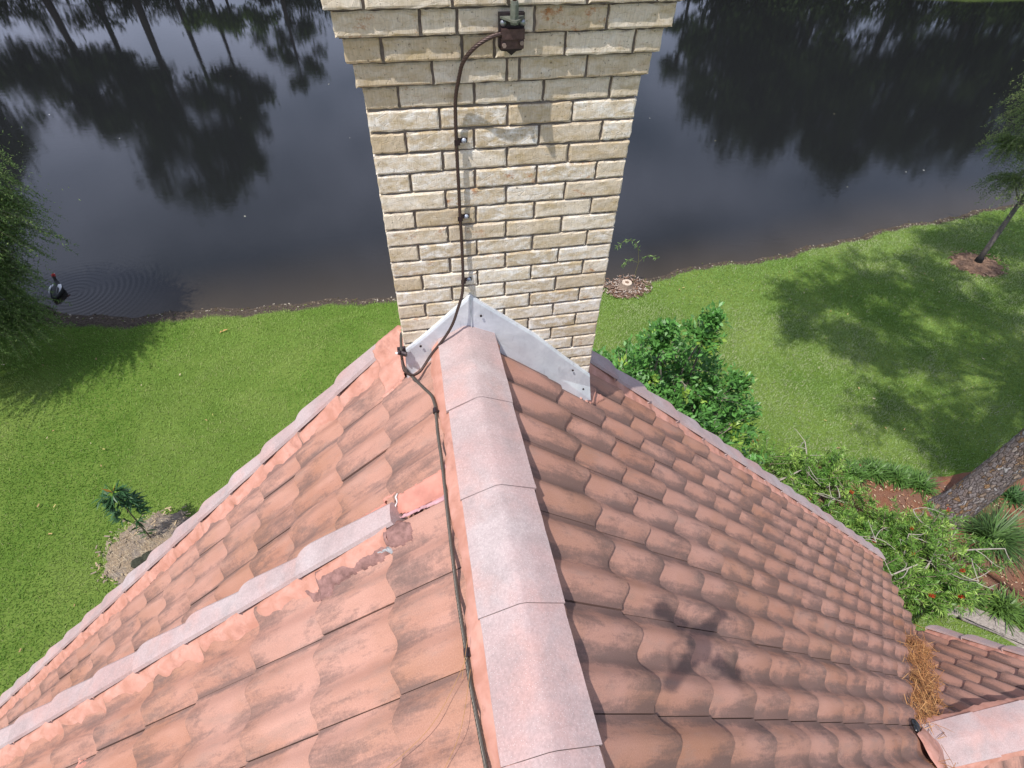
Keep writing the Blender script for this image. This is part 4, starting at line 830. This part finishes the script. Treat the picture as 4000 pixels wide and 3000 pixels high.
# ---- bottlebrush shrubs
def bottlebrush(i, x, y, h, R, label, bare=0, flowers=5, dens=1.0):
    t = thing('bottlebrush_shrub', (x, y, 0), label, 'shrub', 'bottlebrush shrubs in the mulch bed right of the house')
    mb = MB(); P = []; D = []; Cc = []; tips = []
    for _ in range(int(36*dens*R)):
        a = rnd.uniform(0, 6.28); rr = R*math.sqrt(rnd.random()); zt_ = h*(1.0-.45*(rr/R)**2)*rnd.uniform(.65, 1.05)
        e = np.array([x+rr*math.cos(a), y+rr*math.sin(a), zt_]); g_ = (.20, .16, .12)
        pts = limb(mb, (x+rnd.uniform(-.1, .1), y+rnd.uniform(-.1, .1), .03), e, .014, .004, .14, 5, 8, g_)
        subs = [(pts[5], e)]
        for _k in range(5):
            b0 = pts[rnd.randrange(3, 7)]; dv_ = rg.normal(size=3)*[1, 1, .5]+[0, 0, .5]; dv_ /= np.linalg.norm(dv_); e2 = b0+dv_*rnd.uniform(.25, .50); limb(mb, b0, e2, .005, .002, .1, 3, 4, g_); subs.append((b0+(e2-b0)*.2, e2))
        lite = rnd.uniform(0, 1)
        for (s0_, s1_) in subs:
            k = 62; f = rg.random((k, 1)); q = s0_+(s1_-s0_)*f; tg = (s1_-s0_)/np.linalg.norm(s1_-s0_); dr = rg.normal(size=(k, 3)); dr -= dr.dot(tg)[:, None]*tg; dr /= np.linalg.norm(dr, axis=1)[:, None]
            P.append(q); D.append(dr+tg*.75); cb = np.array((.115, .25, .040))+(np.array((.37, .52, .11))-np.array((.115, .25, .040)))*(f**1.5*lite); Cc.append(cb*(1+rg.uniform(-.3, .3, (k, 1)))); tips.append((s1_, tg))
    P = np.concatenate(P); D = np.concatenate(D); Cc = np.concatenate(Cc); n = len(P)
    leaves('foliage', P, D, rg.uniform(.06, .10, n), rg.uniform(.010, .015, n), Cc, LEAF, t, up=np.array([0, 0, 1.])); mb.build('branch', BARKV, t)
    for _ in range(flowers):
        e, tg = rnd.choice(tips); n = 90; f = rg.random((n, 1)); q = e+tg*(f*.07); dr = rg.normal(size=(n, 3)); dr -= dr.dot(tg)[:, None]*tg
        leaves('flower', q, dr, .028, .007, vary((.50, .045, .02), n, .3, (.55, .28, .06), .12), LEAFM, t)
    for b in range(bare):
        a = rnd.uniform(0, 6.28); m_ = MB(); e = np.array([x+R*.75*math.cos(a), y+R*.75*math.sin(a), h*.95]); g_ = (.36, .32, .28)
        pts = limb(m_, (x, y, .2), e, .018, .007, .15, 6, 9, g_)
        for _k in range(5):
            b0 = pts[rnd.randrange(4, 9)]; dv_ = rg.normal(size=3)*[1, 1, .3]; dv_ /= np.linalg.norm(dv_); e2 = b0+dv_*rnd.uniform(.18, .36); pp_ = limb(m_, b0, e2, .006, .003, .15, 4, 5, g_)
            limb(m_, pp_[3], pp_[3]+rg.normal(size=3)*.09, .003, .0015, .1, 3, 3, g_)
        m_.build('bare_branch', BARKV, t)
bottlebrush(0, 4.75, 2.35, .85, .75, 'bottlebrush shrub nearest the broadleaf shrub at the lawn edge', 1, 5)
bottlebrush(1, 5.55, 2.20, .85, .70, 'bottlebrush shrub with upright red flowers against the open lawn', 2, 7)
bottlebrush(2, 5.05, 1.25, .95, .75, 'bottlebrush shrub with pale tips close against the lower roof rake', 0, 4)
bottlebrush(3, 5.95, 1.15, .9, .65, 'bottlebrush shrub in the middle of the mulch bed', 1, 6)
bottlebrush(4, 6.55, .70, 1.05, .80, 'bottlebrush shrub with a grey forked bare branch under the pine', 3, 8)
bottlebrush(5, 5.25, .50, 1.0, .72, 'bottlebrush shrub beside the eave corner by the path', 1, 5)
bottlebrush(6, 6.05, .48, .9, .62, 'lowest bottlebrush shrub next to the shell path', 2, 6)
# ---- strap-leaved clumps
def clump(x, y, R, h, n, col, label, name='liriope_clump', cat='plant', grp='strap-leaved clumps edging the bed', wd=.016):
    b = np.stack([x+rg.normal(0, R*.3, n), y+rg.normal(0, R*.3, n), np.zeros(n)+.02], 1); a = rg.uniform(0, 6.28, n); L = h*rg.uniform(.7, 1.2, n); el = rg.uniform(.25, 1.15, n)
    V = []; c = vary(col, n, .35); pts = []
    for t in (0, .3, .6, .85, 1.0):
        out_ = L*np.cos(el)*t; up_ = L*(np.sin(el)*t-.45*t*t*np.cos(el)*1.3); pts.append(b+np.stack([np.cos(a)*out_, np.sin(a)*out_, np.maximum(up_, 0)], 1))
    s = np.stack([-np.sin(a), np.cos(a), 0*a], 1)*wd*.5; VV = np.empty((n, 10, 3)); wf = [.7, 1, .9, .55, .08]
    for i, p_ in enumerate(pts): VV[:, 2*i] = p_-s*wf[i]; VV[:, 2*i+1] = p_+s*wf[i]
    F = (np.arange(n)[:, None, None]*10+np.array([[2*i, 2*i+1, 2*i+3, 2*i+2] for i in range(4)])[None]).reshape(-1, 4)
    o = npmesh(name, VV.reshape(-1, 3), F, np.repeat(c, 10, 0), LEAF); tag(o, label, cat, grp); return o
for (x, y, lb) in ((6.60, 2.42, 'strap-leaved clump at the lawn edge, farthest left of its row'), (6.95, 2.38, 'second strap-leaved clump from the left along the lawn edge'), (7.28, 2.22, 'bright strap-leaved clump in the row just left of the pine trunk'), (7.58, 2.02, 'strap-leaved clump touching the left foot of the pine trunk'),
                   (8.55, 1.72, 'strap-leaved clump just right of the pine trunk at the bed edge'), (8.95, 1.55, 'dark strap-leaved clump in shade, second right of the pine trunk'), (9.35, 1.30, 'dark strap-leaved clump farthest right at the bed edge')):
    clump(x, y, .20, .34, 260, (.10, .20, .04) if x < 8 else (.055, .125, .03), lb)  # clumps right of the trunk have shade painted in as darker leaf colour
for (x, y, lb) in ((7.0, .25, 'strap-leaved clump beside the start of the shell path'), (7.35, -.02, 'strap-leaved clump along the far side of the shell path'), (7.68, -.35, 'strap-leaved clump beside the path nearest the right picture edge')):
    clump(x, y, .20, .36, 260, (.11, .20, .04), lb)
clump(8.0, .95, .18, .85, 420, (.09, .17, .045), 'big fountain shaped ornamental grass with long arching blades under the pine', 'ornamental_grass', 'ornamental grass', None, .014)
mb = MB()
for _ in range(2600):
    x = rnd.uniform(5.0, 9.8); y = rnd.uniform(-.4, 2.3); 
    if y > 2.7-(x-6)*.35+.0 or y < .1-(x-6.5)*.15: continue
    a = rnd.uniform(0, 3.14); s_ = rnd.uniform(.008, .022); c = rnd.choice([(.42, .26, .16), (.30, .14, .08), (.48, .36, .25), (.22, .11, .07)]); z = .05+rnd.uniform(0, .015)
    mb.box((x, y, z), (s_, s_*.35, .004), [(math.cos(a), math.sin(a), .1), (-math.sin(a), math.cos(a), 0), (0, 0, 1)], c)
tag(mb.build('wood_chips', vcol_mat('chips', .9, .1)), 'loose wood chips scattered over the mulch bed by the pine', 'wood chips', kind='stuff')
# fallen leaf on the left lawn
mb = MB(); mb.add([(-4.40, 7.90, .05), (-4.36, 7.95, .06), (-4.28, 7.97, .05), (-4.35, 7.91, .055), (-4.44, 7.86, .05), (-4.42, 7.93, .06)], [(0, 3, 2, 1), (0, 5, 4)], (.45, .26, .10)); tag(mb.build('fallen_leaf', vcol_mat('dry_leaf', .7, .2)), 'single tan fallen leaf on the left lawn', 'leaf')
# ------------------------------------------------------------------ pine needles in the valley
PN = vcol_mat('dead_pine_needles', .6, .3)
def needles(name, centres, n, spread, lbl, L=(.09, .19), kind='stuff', wdt=.0016):
    P = []; 
    V = []; C = []
    for _ in range(n):
        f = rnd.random(); f = (f+.050*math.sin(f*31))*(len(centres)-1); f = min(max(f, 0), len(centres)-1.001); i = int(f); c = np.array(centres[i])*(1-(f-i))+np.array(centres[min(i+1, len(centres)-1)])*(f-i)
        c = c+np.array([rnd.gauss(0, spread), rnd.gauss(0, spread*.8), abs(rnd.gauss(0, .020))]); a = rnd.uniform(0, 6.28); ln = rnd.uniform(*L)
        d_2 = np.array([math.cos(a)*.8, math.sin(a), rnd.uniform(-.45, .45)]); d_2 /= np.linalg.norm(d_2); s_ = np.cross(d_2, [0, 0, 1.]); s_ = s_/np.linalg.norm(s_)*wdt; m_ = c+np.array([0, 0, .012])
        V += [c-d_2*ln/2-s_, c-d_2*ln/2+s_, m_+s_, m_-s_, c+d_2*ln/2]; col = np.array(rnd.choice([(.30, .13, .045), (.22, .09, .03), (.40, .21, .08), (.15, .065, .025)])); C += [col]*5
    V = np.array(V); n5 = len(V)//5; b = np.arange(n5)*5; F = np.concatenate([np.stack([b, b+1, b+2, b+3], 1), np.stack([b+3, b+2, b+4, b+4], 1)])
    me = bpy.data.meshes.new(name); me.from_pydata(V.tolist(), [], [tuple(q) if q[2] != q[3] else tuple(q[:3]) for q in F.tolist()]); at = me.attributes.new('col', 'FLOAT_COLOR', 'POINT'); c4 = np.ones((len(V), 4), 'f'); c4[:, :3] = np.array(C); at.data.foreach_set('color', c4.ravel()); me.materials.append(PN)
    o = bpy.data.objects.new(name, me); COL.objects.link(o); return tag(o, lbl, 'pine needles', kind=kind)
def valley(t):                              # from the head of the little ridge (0) to the eave (1)
    dx = t*(XG2-X2-.05); x = X2+dx; z = ZR-.035-(x-XR)*math.tan(A44); y = Y2+(Z2-.04-z)/math.tan(A58); return np.array([x, y, z+.06])
needles('pine_needles', [valley(t)+np.array([-.07, .0, .055]) for t in np.linspace(.08, .80, 9)], 2300, .065, 'heap of orange dead pine needles filling the roof valley')
needles('pine_needles', [mainP(X2-.06, Y2-.12, .07), mainP(X2+.0, Y2-.27, .07), mainP(X2+.10, Y2-.42, .05)], 200, .03, 'small tuft of dead pine needles below the head of the little ridge')
mb = MB()
for a, b, m_ in (((-.325, -1.25, 6.40), (-.62, -1.45, 6.205), (-.44, -1.38, 6.34)), ((-.32, -1.28, 6.40), (-.46, -1.52, 6.30), (-.37, -1.42, 6.37)), ((-.315, -1.20, 6.41), (-.345, -1.30, 6.405), (-.33, -1.25, 6.41))):
    mb.tube(smooth([a, m_, b], 6), .0007, 4, (.40, .22, .09))
tag(mb.build('pine_needles', PN), 'few long dry pine needles caught under the ridge cable', 'pine needles')
# ------------------------------------------------------------------ ducks
def duck(name, x, y, ang, label, s=1.0, head=(.33, .20), col=(.018, .018, .016), tucked=False):
    t = thing(name, (x, y, WZ), label, 'duck', 'muscovy ducks at the lake edge'); ca, sa = math.cos(ang), math.sin(ang); f = np.array([ca, sa, 0]); l = np.array([-sa, ca, 0]); u = np.array([0, 0, 1.]); o = np.array([x, y, WZ])
    T = lambda a, b, c: o+s*(a*f+b*l+c*u)
    mb = MB(); m = 12; n = 12
    st = [(-.34, .02, .02, .07), (-.27, .07, .05, .065), (-.17, .11, .085, .06), (-.05, .135, .105, .06), (.08, .125, .105, .07), (.17, .09, .085, .09), (.215, .055, .06, .13), (.235, .036, .036, .18), (.25, .032, .032, .235)]
    hd = [(.262, .040, .036, .270), (.285, .042, .036, .290), (.315, .034, .030, .292), (.335, .016, .014, .286)]
    if tucked: st = st[:6]+[(.19, .06, .06, .13), (.16, .045, .045, .165)]; hd = [(.12, .042, .038, .175), (.07, .040, .034, .170), (.04, .018, .016, .165)]
    vs = []
    for (a, wy, wz, zc_) in st+hd:
        for k in range(n): th = 2*math.pi*k/n; vs.append(T(a, wy*math.cos(th), zc_+wz*math.sin(th)))
    R = len(st+hd); cs = []
    for i, _ in enumerate(st+hd):
        for k in range(n):
            c = col
            if i >= len(st) and i < R: c = (.34, .02, .015)
            elif i in (4,) and k in (1, 2): c = (.75, .75, .72) if not tucked else col
            cs.append(c)
    mb.add(vs, [(i*n+k, i*n+(k+1) % n, (i+1)*n+(k+1) % n, (i+1)*n+k) for i in range(R-1) for k in range(n)]+[tuple(range(n))[::-1], tuple(range((R-1)*n, R*n))], cs); mb.build('body', vcol_mat('feathers', .5, .3), t, True)
    if not tucked:
        mb = MB(); mb.add([T(.33, -.014, .284), T(.33, .014, .284), T(.385, .012, .276), T(.385, -.012, .276), T(.33, 0, .294), T(.33, -.012, .274), T(.33, .012, .274)], [(4, 0, 3), (4, 3, 2), (4, 2, 1), (5, 6, 2, 3), (0, 5, 3), (1, 2, 6)], (.5, .35, .30)); mb.build('beak', vcol_mat('beak', .4, .4), t)
    for sg in (-1, 1):
        mb = MB(); w_ = [T(.12, sg*.11, .14), T(.02, sg*.135, .13), (T(-.12, sg*.125, .115)), T(-.24, sg*.07, .10), T(-.36, sg*.03, .095), T(-.20, sg*.05, .14), T(-.02, sg*.06, .17), T(.08, sg*.07, .165)]
        mb.add(w_, [tuple(range(8))], [(.7, .7, .68) if (q in (0, 1, 7) and not tucked) else (.016, .018, .016) for q in range(8)] if not tucked else (.05, .035, .025)); mb.build('wing', vcol_mat('wing_feathers', .45, .4), t)
    return t
duck('duck', DUCK[0], DUCK[1], math.radians(98), 'black duck with a white wing patch and red face swimming in ripples', 0.98)
duck('duck', -8.36, 9.33, math.radians(165), 'brown duck with its head tucked resting at the muddy bank', 1.1, col=(.055, .038, .028), tucked=True)
# ------------------------------------------------------------------ drone that took the picture
WHITE = simple('white_plastic', (.75, .75, .75, 1), .35, .5); DARKP = simple('dark_plastic', (.03, .03, .03, 1), .4, .5)
dr = thing('quadcopter_drone', (-.345, -1.80, 8.08), 'white four rotor camera drone hovering above the ridge', 'drone')
yw_ = -.2156+math.radians(1); fx = np.array([math.sin(-yw_), math.cos(-yw_), 0]); rx_ = np.array([math.cos(yw_), math.sin(yw_), 0]); DC = np.array([-.345, -1.785, 8.085]); ux = np.array([0, 0, 1.])
mb = MB(); mb.ball(DC, (.046, .070, .034), 20, 12, ax=[rx_, fx, ux]); mb.build('body', WHITE, dr, True)
for sx in (-1, 1):
    for sy in (-1, 1):
        e = DC+rx_*.116*sx+fx*.116*sy; mb = MB(); mb.tube([DC+rx_*.04*sx+fx*.05*sy, DC+rx_*.085*sx+fx*.09*sy, e], [.032, .021, .019], 10); am = mb.build('arm', WHITE, dr, True)
        mb = MB(); mb.tube([e-ux*.020, e+ux*.030], .024, 12); mb.build('motor', DARKP, am, True)
        a = rnd.uniform(0, 3.14); dv_ = rx_*math.cos(a)+fx*math.sin(a); sv = np.cross(dv_, ux); mb = MB(); z_ = ux*.034
        mb.add([e+z_+dv_*.066+sv*.004, e+z_+dv_*.03+sv*.004, e+z_+sv*.004, e+z_-dv_*.03+sv*.004, e+z_-dv_*.066+sv*.004, e+z_-dv_*.066-sv*.004, e+z_-dv_*.03-sv*.004, e+z_-sv*.004, e+z_+dv_*.03-sv*.004, e+z_+dv_*.066-sv*.004], [tuple(range(10))]); mb.build('propeller', WHITE, am)
for sx in (-1, 1):
    mb = MB(); q = smooth([DC+rx_*.05*sx+fx*.02-ux*.02, DC+rx_*.085*sx+fx*.01-ux*.07, DC+rx_*.088*sx-fx*.03-ux*.085, DC+rx_*.088*sx-fx*.08-ux*.085, DC+rx_*.085*sx-fx*.09-ux*.06, DC+rx_*.05*sx-fx*.06-ux*.02], 5); mb.tube(q, .003, 7); mb.build('landing_leg', WHITE, dr, True)
mb = MB(); mb.ball(CAM-f_*.035+np.array([0, 0, .0]), (.022, .022, .022), 12, 8); mb.tube([CAM-f_*.036, CAM-f_*.006], .012, 12); mb.tube([CAM-f_*.045+ux*.01, DC-ux*.03], .008, 8); mb.build('gimbal_camera', DARKP, dr, True)
# ------------------------------------------------------------------ trees on the far bank (seen mirrored in the lake)
def fartree(name, x, y, h, crown, col, label, lean=0, n=2600, trunk=.22, lsz=.34):
    t = thing(name, (x, y, .4), label, 'tree', 'trees on the far bank mirrored in the lake'); mb = MB(); limb(mb, (x, y, .3), (x+lean, y, h*.86), trunk, trunk*.3, .02, 8, 9, (.10, .08, .065)); P = []
    tot = sum(c[3]**2 for c in crown)
    for (cx, cy, cz, R) in crown:
        c = np.array([x+cx, y+cy, cz]); limb(mb, (x+lean*.6, y, max(.8, cz-R*.9)), c, .07, .02, .1, 4, 4, (.10, .08, .065)); k = int(2.1*n*R*R/tot)
        sub = c+rg.normal(size=(max(5, int(9*R)), 3))*[R*.5, R*.5, R*.38]; P.append(sub[rg.integers(0, len(sub), k)]+rg.normal(size=(k, 3))*R*.20)
    P = np.concatenate(P); m = len(P); mb.build('trunk', BARKV, t, True); leaves('crown', P, rg.normal(size=(m, 3)), rg.uniform(lsz*.7, lsz*1.3, m), lsz*.55, vary(col, m, .4), FARLEAF, t)
PG = (.055, .095, .025); OG = (.040, .066, .022)
fartree('pine_tree', -13.2, 37, 12.8, [(-1.0, 0, 11.2, 1.7), (1.4, 0, 10.9, 1.6), (0, .5, 9.4, 1.9), (2.6, 0, 10.2, 1.2), (-2.4, 0, 9.0, 1.3), (3.0, 0, 8.2, 1.0), (-3.4, .3, 10.3, .8), (.8, 0, 7.4, 1.3), (-1.0, 0, 6.6, 1.3), (1.6, .3, 5.6, 1.2), (-.6, 0, 4.4, 1.2)], PG, 'tallest far bank pine with a broad crown, mirrored at the left', .4)
fartree('broadleaf_tree', -25.0, 38.5, 11.8, [(0, 0, 9.9, 1.7), (1.0, 0, 8.2, 1.6), (-2.0, 0, 9.0, 2.0), (0, 0, 6.5, 1.8)], OG, 'tall round far bank tree at the far left picture edge', 0, 3000)
fartree('pine_tree', -15.6, 38.2, 9.8, [(0, 0, 8.2, 1.5), (-1.6, 0, 7.0, 1.4), (1.4, 0, 6.4, 1.5), (0, 0, 5.0, 1.5), (-1.5, 0, 3.8, 1.4)], PG, 'bushy far bank pine left of the tallest pine', .2, 3000, .18)
fartree('pine_tree', -11.5, 38, 11.0, [(1.0, 0, 9.6, 1.3), (-.6, 0, 8.2, 1.3), (1.8, 0, 7.6, 1.0), (.2, 0, 5.8, .9)], PG, 'slimmer pine just right of the tallest far bank pine', .5, 1800, .16)
fartree('pine_tree', -9.6, 37.5, 8.0, [(0, 0, 6.6, 1.2), (.7, 0, 5.2, 1.1), (-.6, 0, 4.4, 1.0)], PG, 'short far bank pine right of the slim one', .3, 1500, .13)
fartree('broadleaf_tree', -17.5, 37, 7.2, [(-.5, 0, 5.4, 1.6), (1.6, 0, 6.2, 1.6), (-2.2, 0, 4.3, 1.5), (2.8, 0, 4.4, 1.5), (.5, 0, 3.2, 1.6)], OG, 'low dense far bank tree left of the tall pines', 0, 3200)
fartree('broadleaf_tree', -22.5, 37.5, 5.8, [(0, 0, 3.8, 1.8), (-2.5, 0, 3.4, 1.8), (2.2, 0, 3.6, 1.5), (-5, 0, 4.4, 2.2)], OG, 'wide low far bank tree at the left end of the shore', 0, 3200)
fartree('pine_tree', -5.7, 37, 5.9, [(0, 0, 4.9, .7), (.5, 0, 4.0, .9), (-.5, 0, 3.1, .9), (.8, 0, 2.2, .9)], PG, 'small narrow far bank pine standing alone left of the chimney', .15, 1400, .13, .26)
fartree('round_shrub', -8.6, 36.8, 2.9, [(0, 0, 1.7, 1.1), (1.3, 0, 1.5, .9), (-1.4, 0, 1.5, .9)], (.10, .17, .03), 'bright green round shrub on the far bank', 0, 2200, .08, .2)
for (x, y, h, lb) in ((23.6, 37, 10.4, 'broad dark oak at the left end of the right far bank grove'), (27.5, 36.5, 12.4, 'second dark oak of the right far bank grove'), (32.8, 36, 13.6, 'tallest dark oak in the right far bank grove'), (38.4, 35.5, 12.6, 'fourth dark oak of the right far bank grove'), (44.5, 35, 12.4, 'fifth dark oak of the right far bank grove'), (51, 34.5, 11.3, 'dark oak at the right end of the far bank grove')):
    fartree('oak_tree', x, y, h, [(0, 0, h-2.3, 2.3), (-2.3, 0, h-4.2, 2.2), (2.3, .4, h-4.0, 2.2), (-.8, .6, h-6.2, 2.4), (1.8, 0, h-7.4, 2.4), (-2.2, 0, h-8.2, 2.2), (.8, 0, 2.0, 2.2)], OG, lb, 0, 7500, .3, .36)
for k, (x, y, h) in enumerate(((-21.5, 38.6, 2.2), (-18.2, 38.9, 2.8), (-15.0, 38.4, 1.9), (-12.2, 39.0, 2.6), (-6.4, 38.6, 1.8), (-3.6, 38.2, 2.4), (19.5, 37.2, 1.6), (24.6, 35.8, 2.4), (30.0, 35.0, 2.6), (35.5, 34.4, 2.3), (41.2, 33.8, 2.6))):
    fartree('bank_shrub', x, y, h, [(0, 0, h*.5, h*.5), (h*.55, 0, h*.42, h*.4), (-h*.55, 0, h*.42, h*.42)], (.045, .075, .022), ('low shrub on the left half of the far bank, one of a row', 'low shrub at the foot of the far bank oak grove')[x > 10], 0, 700, .05, .22)
fartree('palm_like_tree', 18.6, 37, 6.4, [(0, 0, 5.0, .9), (.6, 0, 3.4, .9), (-.5, 0, 2.4, .8)], PG, 'small thin far bank tree just right of the chimney', .1, 1300, .12, .28)
S.render.resolution_x = 1024; S.render.resolution_y = 768
